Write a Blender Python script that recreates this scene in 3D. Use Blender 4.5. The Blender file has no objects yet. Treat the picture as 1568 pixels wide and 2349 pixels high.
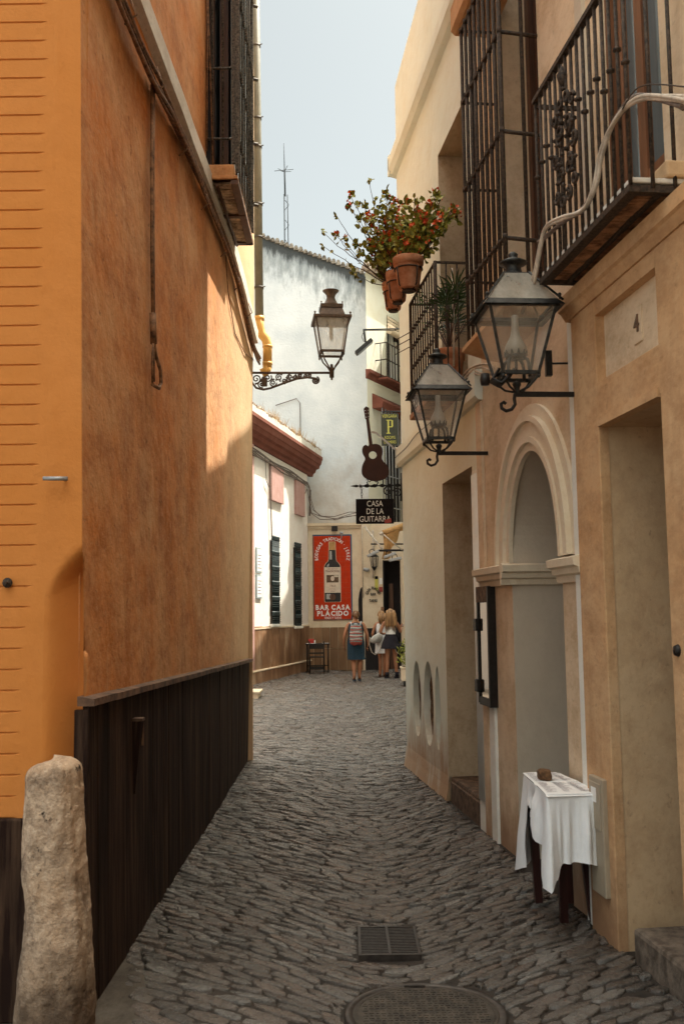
import bpy, bmesh, math, random
from mathutils import Vector, Matrix, noise
from mathutils.geometry import tessellate_polygon
random.seed(7)
PI = math.pi
sc = bpy.context.scene

# ------------------------------------------------------------------ camera
TILT, ROLL, CAMZ, FPX = math.radians(5.77), math.radians(0.7), 1.6, 2284.0
fwd = Vector((0, math.cos(TILT), math.sin(TILT)))
_up = Vector((0, -math.sin(TILT), math.cos(TILT)))
_rt = Vector((1, 0, 0))
right = _rt*math.cos(ROLL) - _up*math.sin(ROLL)
up = _up*math.cos(ROLL) + _rt*math.sin(ROLL)
cam = bpy.data.cameras.new('camera')
cam.sensor_fit = 'VERTICAL'; cam.sensor_height = 36; cam.lens = 35
cam.clip_start = 0.05; cam.clip_end = 600
cam.dof.use_dof = True; cam.dof.focus_distance = 15; cam.dof.aperture_fstop = 9
co = bpy.data.objects.new('camera', cam); sc.collection.objects.link(co)
m = Matrix((right, up, -fwd)).transposed().to_4x4(); m.translation = Vector((0, 0, CAMZ))
co.matrix_world = m
sc.camera = co

# ------------------------------------------------------------------ light
SUN = Vector((1, .8, 2.6)).normalized()              # towards the sun
EXPOSURE, SKY, SUNP = 2.15, 0.05, 2.7
sc.view_settings.view_transform = 'Standard'; sc.view_settings.look = 'None'
sc.view_settings.exposure = EXPOSURE; sc.view_settings.gamma = 1
w = bpy.data.worlds.new('World'); sc.world = w; w.use_nodes = True
nt = w.node_tree; bg = nt.nodes['Background']
sky = nt.nodes.new('ShaderNodeTexSky'); sky.sky_type = 'NISHITA'; sky.sun_disc = False
sky.sun_elevation = math.asin(SUN.z); sky.sun_rotation = math.atan2(SUN.x, SUN.y)
sky.air_density = 1.0; sky.dust_density = 3.0; sky.ozone_density = 1.0; sky.altitude = 10
# thin high haze: whitens the sky and makes the zenith, near the sun, the brightest part of it
hs = nt.nodes.new('ShaderNodeHueSaturation'); hs.inputs['Saturation'].default_value = 0.33
tc = nt.nodes.new('ShaderNodeTexCoord'); sx = nt.nodes.new('ShaderNodeSeparateXYZ')
mr = nt.nodes.new('ShaderNodeMapRange'); mr.interpolation_type = 'SMOOTHSTEP'
mr.inputs['From Min'].default_value = 0.54; mr.inputs['From Max'].default_value = 0.88
mr.inputs['To Min'].default_value = 1.0; mr.inputs['To Max'].default_value = 5.5
mx = nt.nodes.new('ShaderNodeVectorMath'); mx.operation = 'SCALE'
tint = nt.nodes.new('ShaderNodeVectorMath'); tint.operation = 'MULTIPLY'; tint.inputs[1].default_value = (0.77, 0.80, 0.73)
L_ = nt.links.new
L_(sky.outputs[0], hs.inputs['Color']); L_(hs.outputs[0], tint.inputs[0]); L_(tint.outputs[0], mx.inputs[0])
L_(tc.outputs['Generated'], sx.inputs[0]); L_(sx.outputs['Z'], mr.inputs['Value'])
my = nt.nodes.new('ShaderNodeMapRange'); my.interpolation_type = 'SMOOTHSTEP'
my.inputs['From Min'].default_value = .2; my.inputs['From Max'].default_value = -.8; my.inputs['To Min'].default_value = 1.0; my.inputs['To Max'].default_value = 1.9
mm = nt.nodes.new('ShaderNodeMath'); mm.operation = 'MULTIPLY'
L_(sx.outputs['Y'], my.inputs['Value']); L_(my.outputs[0], mm.inputs[0]); L_(mr.outputs[0], mm.inputs[1]); L_(mm.outputs[0], mx.inputs['Scale'])
warm = nt.nodes.new('ShaderNodeMix'); warm.data_type = 'RGBA'; warm.inputs[6].default_value = (1, 1, 1, 1); warm.inputs[7].default_value = (1.0, .93, .82, 1)
m2_ = nt.nodes.new('ShaderNodeMapRange'); m2_.inputs['From Min'].default_value = .58; m2_.inputs['From Max'].default_value = .8
wm = nt.nodes.new('ShaderNodeVectorMath'); wm.operation = 'MULTIPLY'
L_(sx.outputs['Z'], m2_.inputs['Value']); L_(m2_.outputs[0], warm.inputs[0]); L_(mx.outputs[0], wm.inputs[0]); L_(warm.outputs[2], wm.inputs[1]); L_(wm.outputs[0], bg.inputs['Color'])
bg.inputs['Strength'].default_value = SKY
sl = bpy.data.lights.new('sun', 'SUN'); sl.energy = SUNP; sl.angle = math.radians(0.5); sl.color = (1, .93, .80)
so = bpy.data.objects.new('sun', sl); sc.collection.objects.link(so)
so.rotation_euler = (-SUN).to_track_quat('-Z', 'Y').to_euler()
sc.cycles.max_bounces = 8; sc.cycles.diffuse_bounces = 4; sc.cycles.transparent_max_bounces = 12
sc.cycles.sample_clamp_indirect = 6

# ------------------------------------------------------------------ placing helpers
def ray(px, py):                                       # photo coordinates on a 1568 x 2349 sheet
    return fwd + right*((px-784)/FPX) - up*((py-1174.5)/FPX)
def atY(px, py, Y):
    r = ray(px, py); return r*(Y/r.y) + Vector((0, 0, CAMZ))
def gnd(px, py, z=0):
    r = ray(px, py); return r*((z-CAMZ)/r.z) + Vector((0, 0, CAMZ))
RO = Vector((.65, 10.63)); ru = Vector((.116, -1)).normalized(); rn = Vector((-1, -.116)).normalized()
def R(u, o, z): return Vector((RO.x+ru.x*u+rn.x*o, RO.y+ru.y*u+rn.y*o, z))      # right-hand frontage: along, out, up
def onV(px, py, P, d):
    r = ray(px, py); nx, ny = d.y, -d.x
    t = (nx*P.x+ny*P.y)/(nx*r.x+ny*r.y); p = r*t
    return (p.x-P.x)*d.x+(p.y-P.y)*d.y, p.z+CAMZ
def onR(px, py, o=0): return onV(px, py, RO+rn*o, ru)
def Rp(px, py, o): u, z = onR(px, py, o); return R(u, o, z)
def xl(Y, z): return -1.066 + min(z, 5.2)*(-.017+.0052*(Y-4.2))
def L(Y, o, z): return Vector((xl(Y, z)+o, Y, z))                                # left-hand frontage
PA = Vector((-2.071, 22.92)); pd = Vector((1.011, 4.86)).normalized(); pn = Vector((pd.y, -pd.x))
def PK(v, o, z): return Vector((PA.x+pd.x*v+pn.x*o, PA.y+pd.y*v+pn.y*o, z))      # white and pink house
YA = Vector((.76, 27.9)); yd = Vector((.455, .89)).normalized(); yn = Vector((yd.y, -yd.x))
def YF(v, o, z): return Vector((YA.x+yd.x*v+yn.x*o, YA.y+yd.y*v+yn.y*o, z))      # yellow house
def SW(x, o, z): return Vector((x, 28.2-o, z))                                   # bar wall, facing the camera
def W(x, y, z): return Vector((x, y, z))

# ------------------------------------------------------------------ mesh builder
ORG = {}
def setp(o, label=None, cat=None, group=None, kind=None):
    if label: o['label'] = label
    if cat: o['category'] = cat
    if group: o['group'] = group
    if kind: o['kind'] = kind
    return o
def thing(name, loc, label, cat, group=None):
    o = bpy.data.objects.new(name, None); sc.collection.objects.link(o)
    o.empty_display_size = .1; o.location = loc; ORG[o.name] = Vector(loc)
    return setp(o, label, cat, group)
class MB:
    def __init__(s, T=None): s.v = []; s.f = []; s.T = T or W; s.sm = []
    def add(s, vs, fs, smooth=False, T=None):
        T = T or s.T; b = len(s.v)
        s.v += [T(*p) for p in vs]; s.f += [tuple(i+b for i in f) for f in fs]; s.sm += [smooth]*len(fs)
    def box(s, a0, a1, b0, b1, c0, c1, T=None, bev=0):
        if bev:
            bm = bmesh.new(); bmesh.ops.create_cube(bm, size=1)
            for v in bm.verts:
                v.co = Vector((a0+(v.co.x+.5)*(a1-a0), b0+(v.co.y+.5)*(b1-b0), c0+(v.co.z+.5)*(c1-c0)))
            bmesh.ops.bevel(bm, geom=bm.edges[:], offset=bev, segments=2, affect='EDGES', profile=.5)
            bm.verts.ensure_lookup_table()
            s.add([tuple(v.co) for v in bm.verts], [[v.index for v in f.verts] for f in bm.faces], False, T); bm.free(); return
        vs = [(a0, b0, c0), (a1, b0, c0), (a1, b1, c0), (a0, b1, c0), (a0, b0, c1), (a1, b0, c1), (a1, b1, c1), (a0, b1, c1)]
        s.add(vs, [(0, 3, 2, 1), (4, 5, 6, 7), (0, 1, 5, 4), (1, 2, 6, 5), (2, 3, 7, 6), (3, 0, 4, 7)], False, T)
    def tube(s, pts, r, n=8, T=None, cap=True, close=False):
        T = T or s.T; P = [T(*p) for p in pts]; m_ = len(P)
        if not isinstance(r, (list, tuple)): r = [r]*m_
        b = len(s.v); N = None
        for i, p in enumerate(P):
            if close: d = P[(i+1) % m_]-P[i-1]
            else: d = P[min(i+1, m_-1)]-P[max(i-1, 0)]
            d = d.normalized() if d.length > 1e-9 else Vector((0, 0, 1))
            if N is None: N = d.orthogonal().normalized()
            else:
                N = N-d*N.dot(d)
                N = N.normalized() if N.length > 1e-6 else d.orthogonal().normalized()
            B = d.cross(N)
            for k in range(n):
                a = 2*PI*k/n; s.v.append(p+(N*math.cos(a)+B*math.sin(a))*r[i])
        for i in range(m_ if close else m_-1):
            j = (i+1) % m_
            for k in range(n):
                s.f.append((b+i*n+k, b+i*n+(k+1) % n, b+j*n+(k+1) % n, b+j*n+k)); s.sm.append(n > 4)
        if cap and not close:
            s.f.append(tuple(b+k for k in range(n))[::-1]); s.f.append(tuple(b+(m_-1)*n+k for k in range(n))); s.sm += [False]*2
    def lathe(s, prof, c=(0, 0, 0), n=16, T=None, axis='z', sq=False, rot=0):
        vs = []; fs = []
        for (r_, h) in prof:
            for k in range(n):
                a = 2*PI*k/n+rot
                x, y = r_*math.cos(a), r_*math.sin(a)
                vs.append((c[0]+x, c[1]+y, c[2]+h) if axis == 'z' else ((c[0]+x, c[1]+h, c[2]+y) if axis == 'y' else (c[0]+h, c[1]+x, c[2]+y)))
        for i in range(len(prof)-1):
            for k in range(n): fs.append((i*n+k, i*n+(k+1) % n, (i+1)*n+(k+1) % n, (i+1)*n+k))
        fs.append(tuple(range(n))[::-1]); fs.append(tuple((len(prof)-1)*n+k for k in range(n)))
        s.add(vs, fs, not sq, T)
    def prism(s, poly, o0, o1, T=None, holes=()):      # poly in (a,c), thickness along b
        loops = [[Vector((a, c, 0)) for a, c in poly]]+[[Vector((a, c, 0)) for a, c in h] for h in holes]
        tris = tessellate_polygon(loops); flat = [p for l in loops for p in l]; n = len(flat)
        vs = [(p.x, o1, p.y) for p in flat]+[(p.x, o0, p.y) for p in flat]
        fs = [tuple(t) for t in tris]+[tuple(i+n for i in t[::-1]) for t in tris]
        b = 0
        for l in loops:
            k = len(l)
            for i in range(k): fs.append((b+i, b+(i+1) % k, b+(i+1) % k+n, b+i+n))
            b += k
        s.add(vs, fs, False, T)
    def panel(s, poly, holes, depth, o=0, T=None, outer=False):      # wall face with openings and their reveals
        loops = [[Vector((a, c, 0)) for a, c in poly]]+[[Vector((a, c, 0)) for a, c in h] for h in holes]
        tris = tessellate_polygon(loops); flat = [p for l in loops for p in l]
        s.add([(p.x, o, p.y) for p in flat], [tuple(t) for t in tris], False, T)
        for h in (list(holes)+([poly] if outer else [])):
            k = len(h); vs = [(a, o, c) for a, c in h]+[(a, o-depth, c) for a, c in h]
            s.add(vs, [(i, (i+1) % k, (i+1) % k+k, i+k) for i in range(k)], False, T)
    def grid(s, fn, nu, nv, smooth=True, close_u=False):
        b = len(s.v)
        for j in range(nv+1):
            for i in range(nu+(0 if close_u else 1)): s.v.append(fn(i/nu, j/nv))
        wd = nu if close_u else nu+1
        for j in range(nv):
            for i in range(nu):
                i2 = (i+1) % wd
                s.f.append((b+j*wd+i, b+j*wd+i2, b+(j+1)*wd+i2, b+(j+1)*wd+i)); s.sm.append(smooth)
    def build(s, name, mat, parent=None, **kw):
        org = ORG[parent.name] if parent else kw.pop('org', Vector((0, 0, 0)))
        me = bpy.data.meshes.new(name)
        me.from_pydata([tuple(v-org) for v in s.v], [], s.f)
        me.polygons.foreach_set('use_smooth', s.sm)
        bm = bmesh.new(); bm.from_mesh(me); bmesh.ops.recalc_face_normals(bm, faces=bm.faces[:]) if kw.pop('recalc', True) else None
        bm.to_mesh(me); bm.free()
        me.materials.append(mat)
        o = bpy.data.objects.new(name, me); sc.collection.objects.link(o)
        ORG[o.name] = org
        if parent: o.parent = parent
        else: o.location = org
        setp(o, **kw); return o
def kids(o): return [c for c in bpy.data.objects if c.parent == o]
def copy_tree(o, parent=None):
    c = o.copy(); sc.collection.objects.link(c); c.parent = parent
    for k in kids(o): copy_tree(k, c)
    return c
def textmesh(s, size, T, kern=1.0, bold=0, ext=.002, align='CENTER', arc=None, sxy=1.0):
    """letters as vertices and faces in a frame T(a, out, c)"""
    cu = bpy.data.curves.new('t', 'FONT'); cu.body = s; cu.size = size; cu.align_x = align; cu.align_y = 'CENTER'
    cu.offset = bold; cu.extrude = ext; cu.space_character = kern; cu.resolution_u = 3
    ob = bpy.data.objects.new('t', cu); me = bpy.data.meshes.new_from_object(ob)
    vs = []
    for v in me.vertices:
        x, y, z = v.co.x*sxy, v.co.y, v.co.z
        if arc:
            rad = arc; a = x/rad; x, y = (rad+y)*math.sin(a), (rad+y)*math.cos(a)-rad
        vs.append((x, z+ext, y))
    fs = [tuple(p.vertices) for p in me.polygons]
    bpy.data.objects.remove(ob); bpy.data.curves.remove(cu); bpy.data.meshes.remove(me)
    return vs, fs
def put_text(mb, s, size, c, o=0, T=None, flip=1, **k):
    vs, fs = textmesh(s, size, T, **k)
    mb.add([(c[0]+x*flip, o+y, c[1]+z) for x, y, z in vs], fs, False, T)
def ellipse(cu, cz, a, b, n=28): return [(cu+a*math.cos(2*PI*i/n), cz+b*math.sin(2*PI*i/n)) for i in range(n)]
def rect(a0, a1, c0, c1): return [(a0, c0), (a1, c0), (a1, c1), (a0, c1)]
def spiral(cx, cz, r0, r1, a0, a1, n=18):
    return [(cx+(r0+(r1-r0)*i/n)*math.cos(a0+(a1-a0)*i/n), cz+(r0+(r1-r0)*i/n)*math.sin(a0+(a1-a0)*i/n)) for i in range(n+1)]
def smooth(t): t = max(0, min(1, t)); return t*t*(3-2*t)
def fbm(p, s=1, o=4): return noise.fractal(Vector(p)*s, 1.0, 2.0, o)

# ------------------------------------------------------------------ materials
def nodes(name):
    m_ = bpy.data.materials.new(name); m_.use_nodes = True; t = m_.node_tree
    return m_, t, t.nodes['Principled BSDF'], t.links.new
def noise_node(t, l, vec, scale, detail=5, rough=.6, st=(1, 1, 1)):
    mp = t.nodes.new('ShaderNodeMapping'); mp.inputs['Scale'].default_value = st; l(vec, mp.inputs[0])
    n = t.nodes.new('ShaderNodeTexNoise'); n.inputs['Scale'].default_value = scale
    n.inputs['Detail'].default_value = detail; n.inputs['Roughness'].default_value = rough
    l(mp.outputs[0], n.inputs['Vector']); return n.outputs['Fac']
def ramp(t, l, fac, stops):
    r = t.nodes.new('ShaderNodeValToRGB'); e = r.color_ramp.elements
    while len(e) > 1: e.remove(e[-1])
    e[0].position = stops[0][0]; c = stops[0][1]; e[0].color = (*c, 1) if isinstance(c, tuple) else (c, c, c, 1)
    for p, c in stops[1:]:
        x = e.new(p); x.color = (*c, 1) if isinstance(c, tuple) else (c, c, c, 1)
    l(fac, r.inputs[0]); return r.outputs[0]
def mixc(t, l, f, a, b, mode='MIX'):
    x = t.nodes.new('ShaderNodeMix'); x.data_type = 'RGBA'; x.blend_type = mode
    if isinstance(f, float): x.inputs[0].default_value = f
    else: l(f, x.inputs[0])
    for i, c in ((6, a), (7, b)):
        if isinstance(c, tuple): x.inputs[i].default_value = (*c, 1)
        else: l(c, x.inputs[i])
    return x.outputs[2]
def bump(t, l, b, h, dist, strength=1.0, prev=None):
    n = t.nodes.new('ShaderNodeBump'); n.inputs['Distance'].default_value = dist; n.inputs['Strength'].default_value = strength
    l(h, n.inputs['Height'])
    if prev: l(prev, n.inputs['Normal'])
    l(n.outputs[0], b.inputs['Normal']); return n.outputs[0]
def plaster(name, c, pale, dark, streak=.5, spots=.25, bmp=.004, rough=.9, stz=.38, fine=.5, foot=None, far_pale=None, ys=.45):
    m_, t, b, l = nodes(name); v = t.nodes.new('ShaderNodeTexCoord').outputs['Object']
    big = noise_node(t, l, v, 1.3, 6, .65)
    mid = noise_node(t, l, v, 6, 8, .72, (1, ys, .8))
    st = noise_node(t, l, v, 4.2, 6, .68, (1, ys, stz*.30))
    st2 = noise_node(t, l, v, 12, 5, .7, (1, ys, stz*.20))
    fn = noise_node(t, l, v, 42, 6, .7, (1, ys, 1))
    c1 = mixc(t, l, ramp(t, l, big, [(.35, 0.0), (.68, .75)]), c, pale)
    c1 = mixc(t, l, ramp(t, l, mid, [(.46, 0.0), (.66, streak*.75)]), c1, dark)
    c2 = mixc(t, l, ramp(t, l, st, [(.54, 0.0), (.72, streak*.7)]), c1, dark)
    c3 = mixc(t, l, ramp(t, l, st2, [(.60, 0.0), (.78, streak*.7)]), c2, pale)
    c3 = mixc(t, l, ramp(t, l, fn, [(.52, 0.0), (.70, streak*.5)]), c3, pale)
    c3 = mixc(t, l, ramp(t, l, fn, [(.30, streak*.45), (.46, .0)]), c3, dark)
    sp = noise_node(t, l, v, 26, 4, .65, (1, ys, .7))
    c4 = mixc(t, l, ramp(t, l, sp, [(.62, 0.0), (.71, spots)]), c3, tuple(x*.35 for x in dark))
    if foot or far_pale:
        sp_ = t.nodes.new('ShaderNodeSeparateXYZ'); l(v, sp_.inputs[0])
    if far_pale:                                  # paler towards the far end: bleached paint plus sunlit glare put into the colour
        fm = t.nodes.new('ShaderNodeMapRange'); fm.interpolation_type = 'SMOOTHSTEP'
        for i_, q_ in enumerate(far_pale[:2]): fm.inputs[1+i_].default_value = q_
        fm.inputs[4].default_value = far_pale[2]; l(sp_.outputs['Y'], fm.inputs[0]); c4 = mixc(t, l, fm.outputs[0], c4, far_pale[3])
    if foot:                                  # splashed dirt and damp above the paving
        zz = t.nodes.new('ShaderNodeMath'); zz.operation = 'ADD'; zz.inputs[1].default_value = 0
        z2 = t.nodes.new('ShaderNodeMath'); z2.operation = 'MULTIPLY'; z2.inputs[1].default_value = 1.0/foot[0]; l(sp_.outputs['Z'], z2.inputs[0])
        n4 = t.nodes.new('ShaderNodeMath'); n4.operation = 'SUBTRACT'; l(noise_node(t, l, v, 4, 6, .7, (1, 1, .45)), n4.inputs[0]); l(z2.outputs[0], n4.inputs[1])
        c4 = mixc(t, l, ramp(t, l, n4.outputs[0], [(.0, 0.0), (.45, .9)]), c4, foot[1])
    l(c4, b.inputs['Base Color']); b.inputs['Roughness'].default_value = rough
    b.inputs['Specular IOR Level'].default_value = .25
    n1 = bump(t, l, b, noise_node(t, l, v, 60, 4, .65, (1, ys, 1)), bmp*.6, fine)
    bump(t, l, b, noise_node(t, l, v, 9, 5, .55), bmp*3, .55, n1)
    return m_
def flat(name, c, rough=.6, metal=0, var=.25, scale=14, bmp=.0015, spec=.4, st=(1, 1, 1), c2=None):
    m_, t, b, l = nodes(name); v = t.nodes.new('ShaderNodeTexCoord').outputs['Object']
    n = noise_node(t, l, v, scale, 6, .65, st)
    l(mixc(t, l, ramp(t, l, n, [(.35, 0.0), (.68, 1.0)]), tuple(x*(1-var) for x in c), c2 or tuple(min(1, x*(1+var)) for x in c)), b.inputs['Base Color'])
    b.inputs['Roughness'].default_value = rough; b.inputs['Metallic'].default_value = metal
    b.inputs['Specular IOR Level'].default_value = spec
    if bmp: bump(t, l, b, noise_node(t, l, v, scale*3, 4, .6, st), bmp, .8)
    return m_
def glassy(name, c=(.9, .93, .92), alpha=.22, rough=.05):
    m_, t, b, l = nodes(name); v = t.nodes.new('ShaderNodeTexCoord').outputs['Object']
    b.inputs['Base Color'].default_value = (*c, 1); b.inputs['Roughness'].default_value = rough
    n = noise_node(t, l, v, 6, 6, .7, (1, 1, .4))
    l(ramp(t, l, n, [(.3, alpha*.6), (.75, min(1, alpha*1.7))]), b.inputs['Alpha'])
    return m_
M = {}
M['orange'] = plaster('orange_plaster', (.59, .205, .045), (.62, .38, .20), (.30, .092, .02), .85, .5, .006, stz=.5, far_pale=(2.5, 7.0, .62, (.70, .55, .36)))
M['orange_front'] = plaster('orange_front_plaster', (.56, .205, .045), (.60, .235, .065), (.44, .145, .03), .25, .1, stz=.8)
M['cream'] = plaster('cream_plaster', (.70, .73, .65), (.76, .78, .71), (.62, .58, .45), .45, .12, foot=(1.3, (.42, .24, .13)))
M['reveal'] = plaster('shade_tinted_reveal_plaster', (.56, .43, .28), (.62, .50, .36), (.34, .22, .12), .8, .25)  # darker, browner copy of the cream: recess shade put into the colour
M['palepeach'] = plaster('pale_peach_plaster', (.76, .64, .48), (.80, .70, .56), (.62, .48, .32), .5, .12)
M['peach'] = plaster('peach_plaster', (.70, .53, .36), (.75, .61, .46), (.46, .31, .18), .85, .25, foot=(.9, (.34, .20, .12)))
M['peach_deep'] = plaster('peach_deep_plaster', (.60, .34, .165), (.62, .42, .25), (.36, .19, .09), .85, .25, foot=(.8, (.28, .15, .08)))
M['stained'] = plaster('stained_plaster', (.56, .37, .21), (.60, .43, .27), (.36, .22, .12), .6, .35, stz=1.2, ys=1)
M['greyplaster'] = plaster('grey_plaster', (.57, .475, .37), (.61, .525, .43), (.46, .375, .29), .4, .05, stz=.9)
M['whitestrip'] = plaster('white_plaster', (.80, .78, .72), (.84, .83, .79), (.62, .55, .45), .4, .1)
M['band'] = plaster('weathered_band', (.60, .56, .50), (.74, .71, .67), (.36, .30, .24), .7, .4, stz=.5)
M['pinkwhite'] = plaster('white_pink_plaster', (.83, .76, .70), (.86, .82, .78), (.74, .60, .52), .5, .05)
M['pinkpaint'] = plaster('pink_paint', (.47, .27, .24), (.56, .38, .35), (.38, .19, .16), .6, .1)
M['yellow'] = plaster('pale_yellow_plaster', (.78, .74, .60), (.82, .79, .69), (.70, .62, .44), .45, .1)
M['beige'] = plaster('beige_plaster', (.70, .56, .40), (.76, .65, .50), (.56, .40, .26), .5, .1)
M['redcorn'] = plaster('brown_red_paint', (.17, .05, .03), (.26, .10, .07), (.09, .024, .015), .5, .2, stz=1)
M['iron'] = flat('rusty_black_iron', (.012, .009, .007), .75, .1, .5, 60, .0012, c2=(.085, .052, .034))
M['black'] = flat('black_iron', (.016, .013, .012), .5, .3, .4, 40, .0006)
M['lampmetal'] = flat('dark_lamp_metal', (.016, .015, .015), .5, .3, .4, 30, .0005, c2=(.055, .054, .05))
M['bronze'] = flat('bronze_lamp_metal', (.085, .058, .042), .5, .4, .3, 30, .0005)
M['glass'] = glassy('old_glass', (.60, .52, .42), .20, .06)
M['dustglass'] = glassy('dusty_roof_glass', (.42, .38, .32), .62, .35)
M['clearglass'] = glassy('lantern_glass', (.80, .82, .80), .35, .15)
M['frost'] = flat('frosted_glass', (.40, .36, .30), .35, 0, .05, 8, 0)
M['wood'] = flat('brown_wood', (.10, .042, .022), .5, 0, .4, 18, .001, st=(1, 1, .1))
M['darkwood'] = flat('dark_red_wood', (.035, .010, .008), .38, 0, .4, 20, .0008, st=(1, 1, .12))
M['pane'] = flat('dark_window_pane', (.05, .055, .06), .08, 0, .3, 4, 0, .6)
M['terracotta'] = flat('terracotta', (.50, .17, .065), .85, 0, .3, 9, .002, c2=(.58, .29, .17))
M['tile'] = flat('roof_tile', (.30, .17, .11), .9, 0, .45, 7, .003, c2=(.55, .47, .38))
M['brick'] = flat('sooty_brick', (.24, .10, .045), .9, 0, .6, 14, .003, c2=(.50, .26, .13))
M['cloth'] = flat('white_cloth', (.80, .80, .82), .85, 0, .03, 30, .0008)
M['paper'] = flat('white_paper', (.86, .85, .85), .7, 0, .03, 20, 0)
M['ink'] = flat('grey_ink', (.30, .27, .30), .8, 0, .2, 60, 0)
M['rock'] = flat('brown_rock', (.14, .07, .03), .9, 0, .5, 30, .006)
M['boxpaint'] = flat('ivory_box_paint', (.36, .29, .21), .5, 0, .08, 8, .0006)
M['cable'] = flat('brown_cable', (.10, .045, .022), .7, 0, .5, 20, .001, c2=(.34, .17, .08))
M['whitecable'] = flat('dirty_white_cable', (.52, .44, .36), .6, 0, .3, 14, .001)
M['greycable'] = flat('grey_cable', (.16, .12, .10), .7, 0, .4, 14, .001)
M['pipegrey'] = flat('beige_grey_pipe', (.21, .205, .165), .5, 0, .12, 10, .0005)
M['clampmetal'] = flat('dull_clamp_metal', (.10, .09, .08), .7, 0, .2, 10, 0)
M['antenna'] = flat('dark_antenna_metal', (.05, .055, .06), .9, 0, .1, 10, 0, .1)
M['pipeyellow'] = flat('ochre_pipe', (.76, .44, .12), .5, 0, .1, 10, .0005)
M['guitar'] = flat('rusted_steel', (.036, .010, .006), .7, .0, .25, 10, .0006)
M['signblack'] = flat('black_sign_paint', (.008, .005, .006), .7, 0, .3, 20, .0004, .15)
M['white'] = flat('white_paint', (.82, .80, .78), .6, 0, .03, 20, 0)
M['yellowpaint'] = flat('yellow_paint', (.55, .50, .10), .6, 0, .05, 20, 0)
M['signgreen'] = flat('dark_olive_paint', (.035, .036, .022), .5, 0, .2, 20, .0003)
M['greymetal'] = flat('grey_metal', (.36, .36, .37), .45, .5, .15, 12, .0004)
M['concrete'] = flat('worn_concrete', (.155, .130, .105), .8, 0, .35, 6, .004)
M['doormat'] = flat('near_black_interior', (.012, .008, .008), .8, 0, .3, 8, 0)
M['leaf'] = flat('green_leaf', (.11, .20, .03), .5, 0, .5, 25, 0, c2=(.50, .44, .07))
M['palm'] = flat('palm_leaf', (.022, .05, .012), .45, 0, .5, 20, 0, c2=(.06, .11, .03))
M['stem'] = flat('brown_stem', (.075, .035, .022), .7, 0, .4, 20, 0)
M['petal'] = flat('red_petal', (.85, .07, .02), .6, 0, .3, 20, 0, c2=(.90, .20, .05))
M['soil'] = flat('soil', (.03, .02, .012), .95, 0, .4, 40, .004)
M['skin'] = flat('skin', (.32, .13, .065), .55, 0, .08, 6, 0, c2=(.38, .17, .09))
M['denim'] = flat('blue_denim', (.010, .032, .055), .85, 0, .35, 30, .001)
M['skirt'] = flat('black_skirt', (.012, .009, .015), .85, 0, .3, 30, .001)
M['hairbrown'] = flat('brown_hair', (.09, .035, .014), .5, 0, .4, 30, .002, st=(1, 1, .1), c2=(.20, .09, .03))
M['hairblonde'] = flat('blonde_brown_hair', (.15, .065, .022), .45, 0, .4, 30, .002, st=(1, 1, .1), c2=(.46, .25, .10))
M['redplastic'] = flat('red_box', (.45, .03, .02), .5, 0, .1, 10, 0)
M['fabric'] = flat('tan_awning_cloth', (.50, .28, .11), .9, 0, .2, 8, .001)
M['reddark'] = flat('dull_red_paint', (.30, .05, .04), .6, 0, .2, 10, .0005)
M['greenshrub'] = flat('yellow_green_leaf', (.12, .16, .03), .6, 0, .5, 20, 0, c2=(.42, .42, .06))

def mat_stone(name, cols, rough, bmp, scale=24, island=True, spec=.4):
    m_, t, b, l = nodes(name); v = t.nodes.new('ShaderNodeTexCoord').outputs['Object']
    g = t.nodes.new('ShaderNodeNewGeometry')
    isl = ramp(t, l, g.outputs['Random Per Island'], [(i/(len(cols)-1), c) for i, c in enumerate(cols)])
    n = noise_node(t, l, v, scale, 6, .7)
    c1 = mixc(t, l, ramp(t, l, n, [(.38, .0), (.66, 1.0)]), isl, mixc(t, l, .55, isl, (.05, .04, .035)))
    big = noise_node(t, l, v, 1.1, 4, .6)
    c2 = mixc(t, l, ramp(t, l, big, [(.42, 0.0), (.62, .45)]), c1, (.07, .052, .040))
    l(c2, b.inputs['Base Color'])
    l(ramp(t, l, n, [(.3, rough-.16), (.7, rough+.14)]), b.inputs['Roughness'])
    b.inputs['Specular IOR Level'].default_value = spec
    n1 = bump(t, l, b, noise_node(t, l, v, scale*4, 4, .6), bmp*.4, .8)
    bump(t, l, b, n, bmp, 1.0, n1)
    return m_
M['cobble'] = mat_stone('cobblestone', [(.040, .030, .023), (.078, .058, .045), (.125, .084, .062), (.095, .084, .075), (.19, .172, .155), (.055, .041, .031), (.12, .094, .076)], .26, .013, spec=1.0)
M['postrock'] = plaster('weathered_stone', (.40, .265, .17), (.68, .55, .43), (.08, .05, .035), .95, 1.0, .02, stz=1.6, ys=1, foot=(1.1, (.07, .045, .03)))
def mat_dado():
    m_, t, b, l = nodes('dark_brown_boards'); v = t.nodes.new('ShaderNodeTexCoord').outputs['Object']
    g = t.nodes.new('ShaderNodeNewGeometry')
    isl = ramp(t, l, g.outputs['Random Per Island'], [(0, (.014, .007, .006)), (.5, (.018, .009, .007)), (1, (.028, .015, .011))])
    n = noise_node(t, l, v, 26, 6, .7, (1, 1, .06)); n2 = noise_node(t, l, v, 5, 4, .6, (1, 1, .15))
    c = mixc(t, l, ramp(t, l, n, [(.42, 0.0), (.64, .8)]), isl, (.085, .050, .032))
    c = mixc(t, l, ramp(t, l, n2, [(.45, 0.0), (.65, .75)]), c, (.010, .006, .005))
    l(c, b.inputs['Base Color']); b.inputs['Roughness'].default_value = .85; b.inputs['Specular IOR Level'].default_value = .08
    bump(t, l, b, n, .003, .7); return m_
M['dado'] = mat_dado()
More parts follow.
